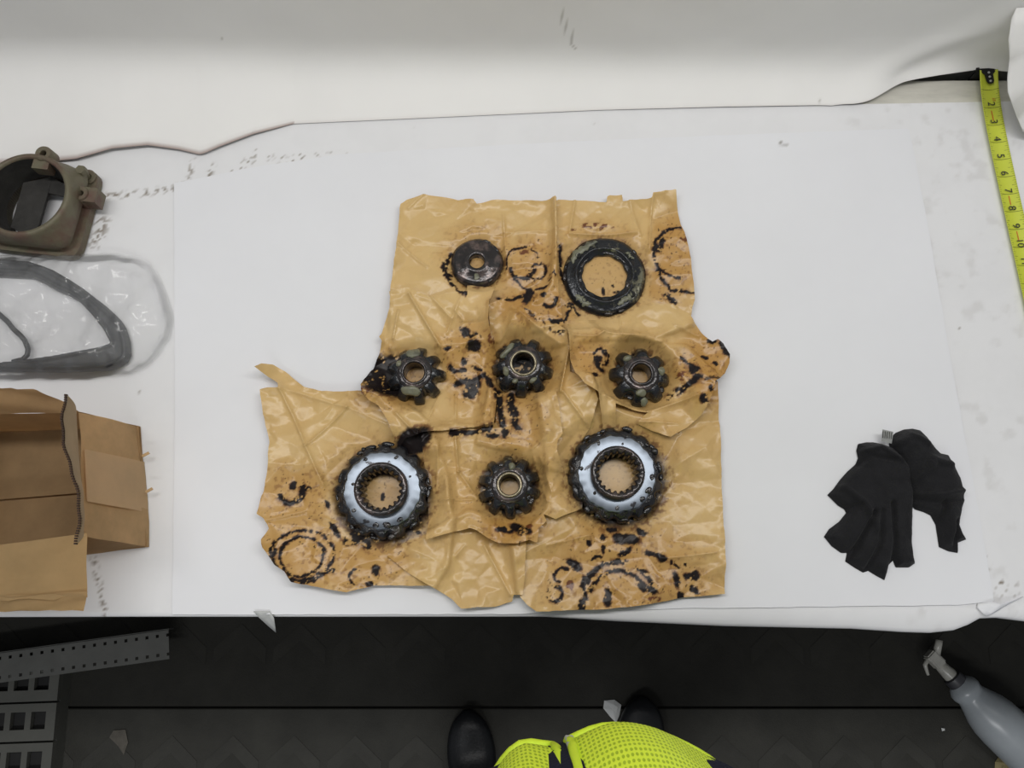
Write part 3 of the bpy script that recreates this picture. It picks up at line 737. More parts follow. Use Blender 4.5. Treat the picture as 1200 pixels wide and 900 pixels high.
kraft([(664, 403), (662, 388), (675, 381), (700, 377), (725, 371), (745, 363), (758, 360), (785, 363), (803, 372), (815, 387), (826, 401), (831, 405), (837, 402), (843, 407), (850, 420), (850.5, 430), (846, 441), (838, 449), (832, 452), (830, 465), (824, 478),
       (818, 490), (803, 503), (783, 515), (762, 507), (744, 498), (756, 487), (719, 477), (719, 488), (721, 501), (706, 505), (701, 482), (698, 466), (682, 458), (672, 445), (666, 430)],
      'right middle brown paper with dark rounded tip, under the right pinion', 109,
      creases=((664, 403, 695, 405, .004, .0018), (695, 405, 704, 399, .004, .0018), (725, 372, 724, 400, .003, .002), (704, 399, 770, 408, .005, .003), (706, 470, 755, 487, .005, .002), (755, 487, 810, 470, .006, .003), (785, 390, 815, 400, .003, .002), (745, 498, 790, 500, .003, .002)),
      curls=((850, 422, 36, .014), (783, 516, 30, .008), (838, 404, 20, .006)))
seat('pin_r', 748, 444, 30)

# ------------------------------------------------------------------ gears
def noise3(x, y, s): return math.sin(x * s + 1.3) * math.cos(y * s * 1.27 + .5)
def pinion(key, px, py, R, teeth, rot, label, seed, tilt=(0, 0), hh=0.027, bore=0.25, olive=()):
    r_ = random.Random(seed)
    c = T(px, py, ZT + 0.016); z0 = ZT + SEAT[key]
    t = thing('pinion_gear', label, 'gear', (c.x, c.y, z0), rot, 'small bevel pinions')
    t.rotation_euler = (tilt[0], tilt[1], rot)
    n = teeth * 18
    ph = [r_.uniform(-.03, .03) for _ in range(teeth)]; tl = [r_.uniform(.93, 1.03) for _ in range(teeth)]
    def tw(th):
        u = (th * teeth / (2 * PI)) % 1.0; k = int(th * teeth / (2 * PI)) % teeth
        d = abs(u - 0.5 + ph[k]) * 2          # 0 at the crown of the tooth, 1 in the gap
        v = 1 / (1 + math.exp((d - 0.62) * 13)); return v * tl[k]
    st = [(0.58, 0.00, 0.14), (0.70, 0.02, 0.24), (0.73, 0.16, 0.27), (0.70, 0.36, 0.25), (0.665, 0.58, 0.20), (0.64, 0.74, 0.13), (0.615, 0.80, 0.09), (0.60, 0.84, 0.03), (0.50, 0.86, 0.0)]
    prof = [(a * R, b * hh) for a, b, _ in st]
    def rf(r, z, th, k):
        a, b, d = st[k]
        return R * (a + d * tw(th)) + 0.0005 * noise3(math.cos(th) * R, math.sin(th) * R, 400) 
    bm = bmesh.new(); lathe(bm, prof, n, rfun=rf)
    obj('toothed_body', bm, M_greasy, t, smooth=True)
    # hub face with bore through it
    bm = bmesh.new()
    rb = bore * R
    pr = [(rb, -0.0004), (rb, hh * .80), (rb, hh * .97), (rb + .0010, hh * 1.0), (rb + 0.0035, hh * 1.0)]
    lathe(bm, [(0.575 * R, hh * 0.80), (0.57 * R, hh * 0.90), (0.54 * R, hh * 0.945), (0.44 * R, hh * 0.950), (rb + 0.0032, hh * 0.955)] + [(rb + .0032, hh * .94)], 64,
          rfun=lambda r, z, th, k: r + 0.0004 * noise3(r * math.cos(th), r * math.sin(th), 500))
    obj('hub_face', bm, M_hub, t, smooth=True)
    bm = bmesh.new(); lathe(bm, [(rb, 0.0), (rb, hh * .97), (rb + .0010, hh * 1.0), (rb + 0.0026, hh * 1.0), (rb + 0.0036, hh * .94)], 56)
    obj('bore_lip', bm, M_lip if key in ('pin_c', 'pin_b') else M_hub, t, smooth=True)
    bm = bmesh.new(); lathe(bm, [(rb - .0003, 0.0), (rb - .0003, hh * .93)], 48); obj('bore_lining', bm, M_grease, t, smooth=True)
    # clots of grease between and over the teeth
    bm = bmesh.new()
    for k in range(16):
        a = r_.uniform(0, 2 * PI); rr = r_.uniform(.45, .82) * R; sz = r_.uniform(.0015, .0045)
        zz = hh * (0.84 - max(0, (rr / R - .5)) * 1.6)
        M = Matrix.Translation((rr * math.cos(a), rr * math.sin(a), max(zz, 0.004))) @ Matrix.Rotation(a, 4, 'Z') @ Matrix.Diagonal((sz, sz * r_.uniform(.6, 1.8), sz * .45, 1))
        bmesh.ops.create_icosphere(bm, subdivisions=2, radius=1, matrix=M)
    for v in bm.verts: v.co += Vector((noise3(v.co.y, v.co.z, 900), noise3(v.co.x, v.co.z, 800), noise3(v.co.x, v.co.y, 850))) * 0.0004
    obj('grease_clots', bm, M_grease, t, smooth=True)
    for (a, rr, sx, sy) in olive:
        a = math.radians(a) - rot; bm = bmesh.new()
        zz = hh * (0.93 - max(0, (rr - .56)) * 1.25)
        M = Matrix.Translation((rr * R * math.cos(a), rr * R * math.sin(a), zz)) @ Matrix.Rotation(a, 4, 'Z') @ Matrix.Rotation(0.5 if rr > .5 else 0, 4, 'Y') @ Matrix.Diagonal((sx * R, sy * R, .0034, 1))
        bmesh.ops.create_icosphere(bm, subdivisions=3, radius=1, matrix=M)
        for v in bm.verts: v.co += Vector((noise3(v.co.y, v.co.z, 500), noise3(v.co.x, v.co.z, 450), 0.4 * noise3(v.co.x, v.co.y, 600))) * 0.0009
        obj('olive_grease_patch', bm, M_olive, t, smooth=True)['label'] = 'pale olive grease patch'
    return t
pinion('pin_l', 487, 440, 0.0375, 9, 0.35, 'greasy black pinion with olive grease patches, at far left of middle row', 1, olive=((95, .66, .20, .24), (262, .62, .17, .34), (150, .60, .10, .10)), bore=.34)
pinion('pin_c', 613, 430, 0.0390, 9, 0.10, 'greasy black pinion with brassy bore lip, centre of middle row', 2, olive=((140, .66, .10, .34), (205, .60, .10, .16), (245, .62, .09, .10), (300, .62, .08, .12)), bore=.34)
pinion('pin_r', 749, 442, 0.0385, 8, 0.28, 'black pinion with widely spaced narrow teeth, right end of middle row', 3, olive=((128, .66, .10, .16), (8, .66, .14, .14), (268, .62, .12, .18), (276, .86, .16, .12)), bore=.31)
pinion('pin_b', 597, 570, 0.0385, 10, 0.05, 'black pinion with ten blunt teeth, below the middle row between two wide gears', 4, olive=((82, .58, .13, .10),), bore=.31)

def side_gear(key, px, py, R, rot, label, seed, lip_m):
    r_ = random.Random(seed)
    hh = 0.020; hub = 0.030
    c = T(px, py, ZT + 0.018); z0 = ZT + SEAT[key]
    t = thing('side_gear', label, 'gear', (c.x, c.y, z0), rot, 'wide splined side gears')
    teeth = 16; n = teeth * 14
    tl = [r_.uniform(.9, 1.12) for _ in range(teeth)]
    def tw(th):
        u = (th * teeth / (2 * PI)) % 1.0; k = int(th * teeth / (2 * PI)) % teeth
        d = abs(u - .5) * 2; return tl[k] / (1 + math.exp((d - .6) * 10))
    st = [(.45, 0.0, 0), (.70, .0, .06), (.84, .10, .10), (.90, .30, .10), (.90, .62, .08), (.86, .80, .06), (.80, .90, .02), (.775, .925, 0)]
    bm = bmesh.new()
    lathe(bm, [(a * R, b * hh) for a, b, _ in st], n, rfun=lambda r, z, th, k: R * (st[k][0] + st[k][2] * tw(th)) * (1 + 0.02 * math.sin(3 * th + seed)) + .0005 * noise3(r * math.cos(th), r * math.sin(th), 350))
    obj('toothed_rim', bm, M_grease, t, smooth=True)
    bm = bmesh.new()
    lathe(bm, [(.80 * R, hh * .91), (.775 * R, hh * .99), (.765 * R, hh), (.60 * R, hh * 1.0), (.49 * R, hh * 1.0)], 128,
          rfun=lambda r, z, th, k: r + (.0007 * math.sin(9 * th + seed) + .0005 * math.sin(23 * th) if k < 3 else 0))
    obj('thrust_face', bm, M_face, t, smooth=True)['label'] = 'wet shiny flat steel face'
    # hub with 20 internal splines
    sp = 20; nn = sp * 10; zt = hh + 0.013
    def rf(r, z, th, k):
        if k >= 5:
            u = (th * sp / (2 * PI)) % 1.0
            s_ = 1 / (1 + math.exp((abs(u - .5) * 2 - .5) * 12))
            return r + (.0030 if k >= 6 else .0022) * (s_ - .5)
        return r
    bm = bmesh.new()
    lathe(bm, [(.555 * R, hh * .96), (.55 * R, hh + .002), (.545 * R, zt - .003), (.52 * R, zt), (.48 * R, zt + .0004), (.425 * R, zt - .001), (.395 * R, zt - .004), (.385 * R, zt - .018), (.385 * R, 0.0)], nn, rfun=rf)
    obj('splined_hub', bm, M_hub, t, smooth=True)
    bm = bmesh.new()
    for k in range(46):
        a = r_.uniform(0, 2 * PI); rr = r_.uniform(.80, .97) * R; sz = r_.uniform(.0015, .0050)
        M = Matrix.Translation((rr * math.cos(a), rr * math.sin(a), hh * r_.uniform(.45, .85))) @ Matrix.Rotation(a, 4, 'Z') @ Matrix.Diagonal((sz * .8, sz * r_.uniform(.8, 2.2), sz * .5, 1))
        bmesh.ops.create_icosphere(bm, subdivisions=2, radius=1, matrix=M)
    for a, rr, sz in ((2.75, .60, .0025), (0.25, .62, .0018), (-2.7, .70, .003), (1.9, .73, .003), (1.0, .72, .003), (-1.2, .72, .004), (-1.6, .72, .005), (-1.9, .72, .004)):
        M = Matrix.Translation((rr * R * math.cos(a), rr * R * math.sin(a), hh)) @ Matrix.Diagonal((sz, sz * .8, .0006, 1))
        bmesh.ops.create_icosphere(bm, subdivisions=2, radius=1, matrix=M)
    for v in bm.verts: v.co += Vector((noise3(v.co.y, v.co.z, 700), noise3(v.co.x, v.co.z, 650), noise3(v.co.x, v.co.y, 600))) * 0.0005
    obj('grease_clots', bm, M_grease, t, smooth=True)
    return t
side_gear('side_l', 449, 575, 0.0580, 0.2, 'wide black gear with shiny face and splined hub, left of centre', 5, M_lip)
side_gear('side_r', 722, 556, 0.0585, 1.1, 'wide black gear with shiny face and splined hub, at the right', 8, M_lip)

# flat ring with bolt holes
def ring_part():
    R = 0.0530; c = T(708, 325, ZT + .007)
    t = thing('flange_ring', 'large flat greasy ring with small bolt holes on upper right paper', 'ring', (c.x, c.y, ZT + SEAT['ring']), 0)
    n = 160
    def rf(r, z, th, k):
        if k in (0, 1): return r + .0012 * math.sin(10 * th + 1) * .6
        return r + .0004 * math.sin(7 * th)
    bm = bmesh.new()
    lathe(bm, [(.54 * R, 0.0), (.54 * R, .005), (.555 * R, .0065), (.64 * R, .0068), (.665 * R, .0105), (.70 * R, .0115), (.72 * R, .0095), (.90 * R, .0092), (.94 * R, .0080), (.965 * R, .0055), (1.0 * R, .0042), (1.0 * R, 0.0)], n, closed=True, rfun=rf)
    body = obj('ring_body', bm, M_greasy, t, smooth=True)
    for k, a in enumerate((38, 142, 232, 322)):
        a = math.radians(a); bm = bmesh.new(); rr = .815 * R
        lathe(bm, [(.0026, .0035), (.0026, .0103), (.0034, .0105), (.0042, .0092)], 20, cx=rr * math.cos(a), cy=rr * math.sin(a))
        bmesh.ops.create_circle(bm, cap_ends=True, segments=20, radius=.0029, matrix=Matrix.Translation((rr * math.cos(a), rr * math.sin(a), .0102)))
        obj('bolt_hole', bm, M_black, t, smooth=False)
    for (a0, a1, r0, r1) in ((100, 160, .76, .96), (215, 245, .76, .95), (290, 325, .70, .88), (30, 48, .74, .86)):
        bm = bmesh.new(); q = []
        m = 16
        for i in range(m + 1):
            a = math.radians(a0 + (a1 - a0) * i / m); wv = .02 * math.sin(i * 1.9) + .02 * math.sin(i * .7)
            e = math.sin(PI * i / m) ** .4
            mid = (r0 + r1) / 2; hw = (r1 - r0) / 2 * e
            q.append([bm.verts.new(((mid + s * hw + wv) * R * math.cos(a), (mid + s * hw + wv) * R * math.sin(a), .0098 + zz)) for s, zz in ((-1, -.0012), (-.5, .0006), (.5, .0005), (1, -.0024))])
        for x_, y_ in zip(q, q[1:]):
            for k in range(3): bm.faces.new((x_[k], x_[k + 1], y_[k + 1], y_[k]))
        obj('olive_grease_patch', bm, M_olive, t, smooth=True)['label'] = 'pale olive grease patch'
    bm = bmesh.new(); r_ = random.Random(9)
    for k in range(40):
        a = r_.uniform(0, 2 * PI); rr = r_.choice((.60, .68, .97, .94)) * R; sz = r_.uniform(.001, .003)
        M = Matrix.Translation((rr * math.cos(a), rr * math.sin(a), .006)) @ Matrix.Rotation(a, 4, 'Z') @ Matrix.Diagonal((sz, sz * 2.2, sz * .6, 1))
        bmesh.ops.create_icosphere(bm, subdivisions=2, radius=1, matrix=M)
    obj('grease_clots', bm, M_grease, t, smooth=True)
ring_part()
def washer_part():
    R = 0.0335; c = T(559, 309, ZT + .010)
    t = thing('thrust_washer', 'small thick black washer with round centre hole on upper left paper', 'washer', (c.x, c.y, ZT + SEAT['washer']), 0)
    bm = bmesh.new()
    lathe(bm, [(.29 * R, 0), (.29 * R, .0125), (.33 * R, .0132), (.46 * R, .0130), (.52 * R, .0112), (.80 * R, .0108), (.90 * R, .0098), (.94 * R, .0075), (1.0 * R, .0055), (1.0 * R, 0)], 96, closed=True,
          rfun=lambda r, z, th, k: r + .0004 * math.sin(5 * th + 1) * (k > 3))
    obj('washer_body', bm, M_hub, t, smooth=True)
    bm = bmesh.new(); r_ = random.Random(19)
    for k in range(26):
        a = r_.uniform(-1.2, 1.4); rr = r_.uniform(.72, .98) * R; sz = r_.uniform(.0008, .0022)
        M = Matrix.Translation((rr * math.cos(a), rr * math.sin(a), .009)) @ Matrix.Rotation(a, 4, 'Z') @ Matrix.Diagonal((sz, sz * 2.2, sz * .6, 1))
        bmesh.ops.create_icosphere(bm, subdivisions=2, radius=1, matrix=M)
    obj('grease_clots', bm, M_grease, t, smooth=True)
    bm = bmesh.new(); M = Matrix.Translation((0, -.62 * R, .0112)) @ Matrix.Diagonal((.10 * R, .15 * R, .0009, 1))
    bmesh.ops.create_icosphere(bm, subdivisions=3, radius=1, matrix=M)
    for v in bm.verts: v.co += Vector((noise3(v.co.y, v.co.z, 900), noise3(v.co.x, v.co.z, 800), 0)) * .0008
    obj('olive_grease_patch', bm, M_olive, t, smooth=True)['label'] = 'pale olive grease patch'
washer_part()

# ------------------------------------------------------------------ gloves
def glove(px_poly, label, seed, puff, name='fingerless_glove', z0=0.0045, grooves=(), folds=(), patches=(), tagp=None):
    poly = rough_poly(TP(px_poly, ZT + .006), .010, .0006, random.Random(seed))
    g = 0.0014
    x0 = min(p[0] for p in poly) - g; x1 = max(p[0] for p in poly) + g
    y0 = min(p[1] for p in poly) - g; y1 = max(p[1] for p in poly) + g
    X, Y = np.meshgrid(np.arange(x0, x1, g), np.arange(y0, y1, g))
    m, X2, Y2, D = snap(X, Y, poly, g)
    Hh = puff * (1 - np.exp(-D / (puff * .75)))
    r = random.Random(seed)
    Hh = Hh + (facets(X, Y, .022, .0050, r, 1.4, 1.2) + facets(X, Y, .010, .0016, r, 1.3, .6)) * sstep(0, .006, D)
    for pts, a, wd in grooves:
        d, _, _ = near(X, Y, TP(pts, ZT + .01), closed=False); Hh = Hh - a * np.exp(-(d / wd) ** 2) * sstep(0, .004, D)
    for pts, a, wd in folds:
        d, _, _ = near(X, Y, TP(pts, ZT + .01), closed=False); Hh = Hh + a * np.exp(-(d / wd) ** 2) * sstep(0, .004, D)
    Z = ZT + z0 + np.maximum(Hh, 0) * np.where(D > 0, 1, 0)
    Z = np.where(D > 0, Z + .001, Z)
    me = grid_mesh(name, X2, Y2, Z, m)
    c = T(px_poly[0][0], px_poly[0][1]); root = thing(name, label, 'glove', (0, 0, ZT + z0), 0, 'pair of black gloves')
    me.transform(Matrix.Translation((0, 0, -(ZT + z0))))
    mesh_obj('glove_shell', me, M_glove, root)
    return root
g1 = glove([(1006, 520), (1016, 518), (1024, 518), (1034, 520), (1046, 524), (1056, 533), (1066, 545), (1070, 560), (1071, 580), (1070, 605), (1069, 635), (1071, 652), (1073, 660), (1066, 665), (1050, 665), (1047, 657),
            (1042, 662), (1040, 671), (1037, 680), (1026, 674), (1018, 669), (1012, 671), (1003, 666), (991, 658), (993, 648), (986, 648), (975, 640), (966, 629), (972, 620), (984, 611), (992, 601), (990, 597), (982, 592),
            (976, 586), (970, 580), (977, 573), (985, 562), (993, 553), (1003, 544), (1006, 537), (1004, 528)],
           'left black glove of the pair, laid flat with cut-off fingers pointing down', 31, .013,
           grooves=(([(995, 655), (1010, 625), (1022, 600)], .009, .003), ([(1015, 668), (1028, 635), (1030, 600)], .006, .003), ([(1046, 660), (1045, 625), (1043, 590)], .008, .003), ([(990, 600), (1006, 592)], .006, .004), ([(1006, 545), (1020, 535), (1045, 540)], .005, .003)),
           folds=(([(1006, 530), (1030, 524), (1054, 540)], .006, .003), ([(985, 570), (1010, 590), (1025, 620)], .005, .004)))
g2 = glove([(1042, 515), (1050, 507), (1060, 503), (1070, 502), (1079, 504), (1087, 512), (1097, 525), (1103, 531), (1112, 533), (1118, 545), (1126, 560), (1129, 575), (1131, 587), (1127, 597), (1125, 615), (1128, 624), (1133, 632), (1123, 636), (1123, 648), (1112, 646), (1101, 641),
            (1099, 628), (1097, 615), (1091, 604), (1083, 600), (1073, 597), (1066, 590), (1060, 560), (1052, 535), (1043, 525)],
           'right black glove of the pair, bunched and folded with one finger down', 32, .019,
           grooves=(([(1100, 640), (1099, 612), (1104, 590)], .007, .003), ([(1118, 640), (1120, 610)], .008, .003), ([(1068, 585), (1095, 590), (1127, 585)], .007, .0035)),
           folds=(([(1065, 565), (1090, 540), (1110, 545)], .008, .005), ([(1050, 520), (1065, 510), (1085, 520)], .006, .004), ([(1068, 580), (1100, 581), (1128, 575)], .006, .003)))
bm = bmesh.new(); vs = [bm.verts.new(T(px, py, ZT + z) - Vector((0, 0, ZT + .0045))) for px, py, z in ((1034, 503, .018), (1047, 506, .018), (1045, 520, .013), (1033, 517, .013))]
bm.faces.new(vs); bmesh.ops.solidify(bm, geom=bm.faces[:], thickness=.0005)
lt = obj('care_tag', bm, M_scrap, g2); lt['label'] = 'small white printed tag'
bm = bmesh.new()
for k in range(5):
    a = T(1035 + k * 2.5, 505 + k * .4, ZT + .0190); b = T(1034.5 + k * 2.5, 513 + k * .4, ZT + .0165)
    for p in (a, b): p.z -= ZT + .0045
    tube(bm, [a, b], .0004, 4)
obj('print_lines', bm, M_ink, lt)

# ------------------------------------------------------------------ tape measure
def tape():
    p0 = T(1157.5, 83, ZT + .018); p1 = T(1206, 330, ZT + .006)
    d = (p1 - p0); d.z = 0; d.normalize(); ang = math.atan2(d.y, d.x)
    t = thing('tape_measure', 'yellow steel tape measure with black hook, laid across bench at right edge', 'tape measure', (p0.x, p0.y, ZT), ang)
    L = 0.56; W = 0.0125
    bm = bmesh.new(); rows = []
    nsg = 60
    for i in range(nsg + 1):
        x = L * i / nsg
        lift_ = 0.0035 + .014 * math.exp(-x / .04)
        rows.append([bm.verts.new((x, W * (-1 + 2 * j / 10), lift_ + .0035 * abs(-1 + 2 * j / 10) ** 2)) for j in range(11)])
    for a, b in zip(rows, rows[1:]):
        for j in range(10): bm.faces.new((a[j], b[j], b[j + 1], a[j + 1]))
    bl = obj('blade', bm, M_tapey, t, smooth=True); md = bl.modifiers.new('solid', 'SOLIDIFY'); md.thickness = .0003; md.offset = -1
    def zat(x, y): return .0035 + .014 * math.exp(-x / .04) + .0035 * (y / W) ** 2 + .0004
    # graduations
    bm = bmesh.new(); inch = .0254
    k = 0
    for s in range(8, int(L / (inch / 8))):
        x = s * inch / 8
        ln = .0075 if s % 8 == 0 else (.0058 if s % 4 == 0 else (.0040 if s % 2 == 0 else .0026))
        for side in (-1, 1):
            y0, y1 = side * (W - .0002), side * (W - ln)
            if s % 8 == 0: y1 = side * .0
            w_ = .00035 if s % 8 else .0005
            for j in range(3):
                ya = y0 + (y1 - y0) * j / 3; yb = y0 + (y1 - y0) * (j + 1) / 3
                bm.faces.new([bm.verts.new(q) for q in ((x - w_ / 2, ya, zat(x, ya)), (x + w_ / 2, ya, zat(x, ya)), (x + w_ / 2, yb, zat(x, yb)), (x - w_ / 2, yb, zat(x, yb)))])
    o = obj('graduations', bm, M_ink, t); o['kind'] = 'stuff'
    def text(s, x, y, size, m, rot=PI / 2, nm='numeral'):
        cu = bpy.data.curves.new('txt', 'FONT'); cu.body = s; cu.size = size; cu.align_x = 'CENTER'; cu.align_y = 'CENTER'; cu.extrude = .00005; cu.offset = 0.0
        tmp = bpy.data.objects.new('txt', cu); COL.objects.link(tmp)
        bpy.context.view_layer.update()
        me = bpy.data.meshes.new_from_object(tmp.evaluated_get(bpy.context.evaluated_depsgraph_get()))
        bpy.data.objects.remove(tmp)
        o = mesh_obj(nm, me, m, t, smooth=False); o.location = (x, y, zat(x - size * .4, W * .6) + .0006); o.rotation_euler = (0, 0, rot)
        return o
    for k in range(2, 22):
        x = k * inch - .0045
        if k < 10: text(str(k), x, -.0005, .0140, M_ink, 0)
        else:
            s = str(k)
            text(s, x - .0010, 0.0, .0125, M_ink, 0)
    text('1F', .0400, .004, .006, M_red, 0, 'red_mark')
    for a, b in ((2.15, 2.75), (7.1, 7.6), (9.1, 9.65)):
        bm = bmesh.new(); bx(bm, a * inch, b * inch, -.0005, .0006, zat(a * inch, 0), zat(a * inch, 0) + .0002); obj('red_mark', bm, M_red, t)
    # hook: riveted strap with a turned-down lip with two ears
    bm = bmesh.new()
    zt = .0180
    pts = [(-.0015, -.012), (.003, -.0085), (.006, -.0055), (.016, -.0050), (.0195, -.0035), (.0205, 0), (.0195, .0035), (.016, .0050), (.006, .0055), (.003, .0085), (-.0015, .012)]
    lo = [bm.verts.new((x, y, zt)) for x, y in pts]; hi = [bm.verts.new((x, y, zt + .0012)) for x, y in pts]
    bm.faces.new(hi); bm.faces.new(lo[::-1])
    for i in range(len(pts)): bm.faces.new((lo[i], lo[(i + 1) % len(pts)], hi[(i + 1) % len(pts)], hi[i]))
    bx(bm, -.003, -.0015, -.0145, .0145, -.006, zt + .0016)
    bx(bm, -.0052, -.0015, -.0165, -.0120, zt - .003, zt + .0022); bx(bm, -.0052, -.0015, .0120, .0165, zt - .003, zt + .0022)
    hk = obj('hook', bm, M_hook, t)
    for x in (.0035, .0100, .0165):
        bm = bmesh.new(); lathe(bm, [(.0017, zt + .0010), (.0015, zt + .0019), (.0006, zt + .0022), (.00001, zt + .0022)], 12); bmesh.ops.translate(bm, verts=bm.verts[:], vec=(x, 0, 0)); obj('rivet', bm, M_rivet, hk, smooth=True)
tape()

# ------------------------------------------------------------------ cast iron housing
def housing():
    zr = .055
    c = T(30, 229, ZT + zr)
    t = thing('cast_housing', 'rusty olive cast iron housing with big round opening, back left corner', 'machine part', (c.x, c.y, ZT + .0042), math.radians(-7))
    R = .0505
    # body from round mouth down to the square flange
    n = 96; hs = .056
    def sq(th, e):   # 0 circle .. 1 rounded square
        cx, sy = abs(math.cos(th)), abs(math.sin(th)); p = 2 + 8 * e
        return (cx ** p + sy ** p) ** (-1 / p)
    st = [(R, zr - .004, 0), (R + .0008, zr, 0), (R + .0055, zr, 0), (R + .0075, zr - .004, 0), (R + .008, zr - .010, 0), (R + .008, zr - .020, .15), (R + .007, .024, .5), (hs - .004, .016, 1), (hs - .001, .012, 1)]
    bm = bmesh.new()
    lathe(bm, [(a, b) for a, b, _ in st], n, rfun=lambda r, z, th, k: r * sq(th, st[k][2]))
    obj('cast_body', bm, M_rust, t, smooth=True)
    bm = bmesh.new(); lathe(bm, [(R, zr - .0035), (R - .001, zr - .015), (R - .003, .030), (R - .004, .022), (R - .004, .0), ], n)
    obj('bore_wall', bm, M_rustdark, t, smooth=True)
    # flange plate with the opening
    bm = bmesh.new(); ou = []
    prof = [(0, .0), (1, .0), (1, .013), (0, .013)]
    rings = []
    for (e, z) in prof:
        rings.append([bm.verts.new((((hs + .006) * sq(th, 1) if e else R - .004) * math.cos(th), ((hs + .006) * sq(th, 1) if e else R - .004) * math.sin(th), z)) for th in [2 * PI * i / n for i in range(n)]])
    for k in range(4):
        a, b = rings[k], rings[(k + 1) % 4]
        for i in range(n): bm.faces.new((a[i], a[(i + 1) % n], b[(i + 1) % n], b[i]))
    obj('flange', bm, M_rust, t, angle=40)
    # inside web that darkens the upper left of the view through the mouth
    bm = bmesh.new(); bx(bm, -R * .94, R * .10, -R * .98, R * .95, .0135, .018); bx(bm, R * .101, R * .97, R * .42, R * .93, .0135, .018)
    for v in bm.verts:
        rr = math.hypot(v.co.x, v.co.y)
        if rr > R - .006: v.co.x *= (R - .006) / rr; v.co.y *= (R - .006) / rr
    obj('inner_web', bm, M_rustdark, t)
    # lugs with bolt holes
    def lug(x, y, z, ro, ri, hh, ang):
        bm = bmesh.new(); n2 = 32
        lathe(bm, [(ri, -hh), (ri, 0), (ri + .001, .001), (ro - .001, .001), (ro, -.001), (ro + .001, -hh)], n2, closed=True)
        bx(bm, -ro, ro, -ro * 2.0, -ri * 1.02, -hh, -.0012)
        bmesh.ops.transform(bm, matrix=Matrix.Translation((x, y, z)) @ Matrix.Rotation(ang, 4, 'Z'), verts=bm.verts[:])
        obj('bolt_lug', bm, M_rust, t, angle=40)
        bm = bmesh.new(); bmesh.ops.create_circle(bm, cap_ends=True, segments=20, radius=ri * 1.02, matrix=Matrix.Translation((x, y, z - hh * .6))); obj('lug_hole', bm, M_black, t)
    lug(.008, R + .0085, zr - .002, .0105, .0042, .018, 0)
    lug(.0585, .018, .036, .0100, .0036, .023, math.radians(90))
    bm = bmesh.new(); lathe(bm, [(.00001, .036), (.0062, .036), (.0070, .033), (.0070, .026), (.0045, .026), (.0045, .0125)], 6); bmesh.ops.translate(bm, verts=bm.verts[:], vec=(.049, .051, 0))
    obj('bolt', bm, M_rust, t)
    bm = bmesh.new(); lathe(bm, [(.0050, .013), (.0105, .013), (.0105, .016), (.0050, .016)], 24, closed=True); bmesh.ops.translate(bm, verts=bm.verts[:], vec=(.049, .051, 0))
    obj('bolt_washer', bm, M_rust, t)
    # rough cast ribs
    for a in (20, 115, 200, 300):
        a = math.radians(a); bm = bmesh.new()
        bx(bm, R + .002, R + .010, -.003, .003, .012, .038, Matrix.Rotation(a, 4, 'Z')); bevel(bm, .001, 1); obj('rib', bm, M_rust, t)
housing()

# ------------------------------------------------------------------ rubber seal in a plastic bag
def seal():
    t = thing('rubber_seal', 'dark grey rubber seal folded inside a clear plastic bag', 'seal', (0, 0, ZT + .006))
    outer = [(-70, 306), (0, 304), (37, 307), (60, 315), (79, 326), (96, 337), (110, 348), (122, 357), (132, 366), (141, 375), (147, 384), (152, 400), (153, 416), (149, 424), (140, 430), (128, 434), (73, 436), (0, 435), (-70, 436)]
    inner = [(-70, 426), (0, 425), (37, 421), (70, 416), (101, 410), (118, 407), (130, 403), (122, 388), (110, 372), (101, 362), (92, 353), (79, 346), (64, 339), (50, 331), (37, 325), (0, 323), (-70, 324)]
    poly = outer + inner
    g = .0017
    P = TP(poly, ZT + .010)
    x0 = min(p[0] for p in P) - g; x1 = max(p[0] for p in P) + g; y0 = min(p[1] for p in P) - g; y1 = max(p[1] for p in P) + g
    X, Y = np.meshgrid(np.arange(x0, x1, g), np.arange(y0, y1, g))
    m, X2, Y2, D = snap(X, Y, P, g)
    Z = .0005 + np.where(D > 0, .008 + .004 * sstep(.0, .004, D) - .003 * sstep(.005, .008, D), 0)
    me = grid_mesh('seal_band', X2, Y2, Z, m); mesh_obj('seal_band', me, M_rubber, t)
    bm = bmesh.new(); pts = [T(x, y, ZT + .012) - Vector((0, 0, ZT + .006)) for x, y in ((-60, 340), (-20, 352), (0, 369), (9, 377), (16, 386), (24, 393), (29, 399), (33, 409), (32, 416), (27, 421), (15, 424))]
    tube(bm, pts, .0032, 10); obj('inner_cord', bm, M_rubber, t, smooth=True)
    # bag
    r = random.Random(77)
    bag_poly = [(-90, 298), (-20, 297), (40, 296), (90, 295), (112, 296), (135, 295), (158, 299), (173, 306), (186, 326), (196, 352), (201, 375), (197, 395), (185, 415), (170, 430), (150, 439), (110, 443), (60, 445), (0, 445), (-90, 446)]
    P = rough_poly(TP(bag_poly, ZT + .008), .012, .0012, r)
    g = .0020
    x0 = min(p[0] for p in P) - g; x1 = max(p[0] for p in P) + g; y0 = min(p[1] for p in P) - g; y1 = max(p[1] for p in P) + g
    X, Y = np.meshgrid(np.arange(x0, x1, g), np.arange(y0, y1, g))
    m, X2, Y2, D = snap(X, Y, P, g)
    cr = facets(X, Y, .030, .014, r, 1.6, .9) + facets(X, Y, .011, .0060, r, 1.4, 2.0)
    Z = ZT + .0055 + (.0165 * sstep(-.004, .030, D)) + cr * sstep(0, .012, D) * .8
    me = grid_mesh('plastic_bag', X2, Y2, Z, m)
    o = mesh_obj('plastic_bag', me, M_film); tag(o, 'clear crumpled plastic bag around the rubber seal, left of bench', 'bag')
seal()

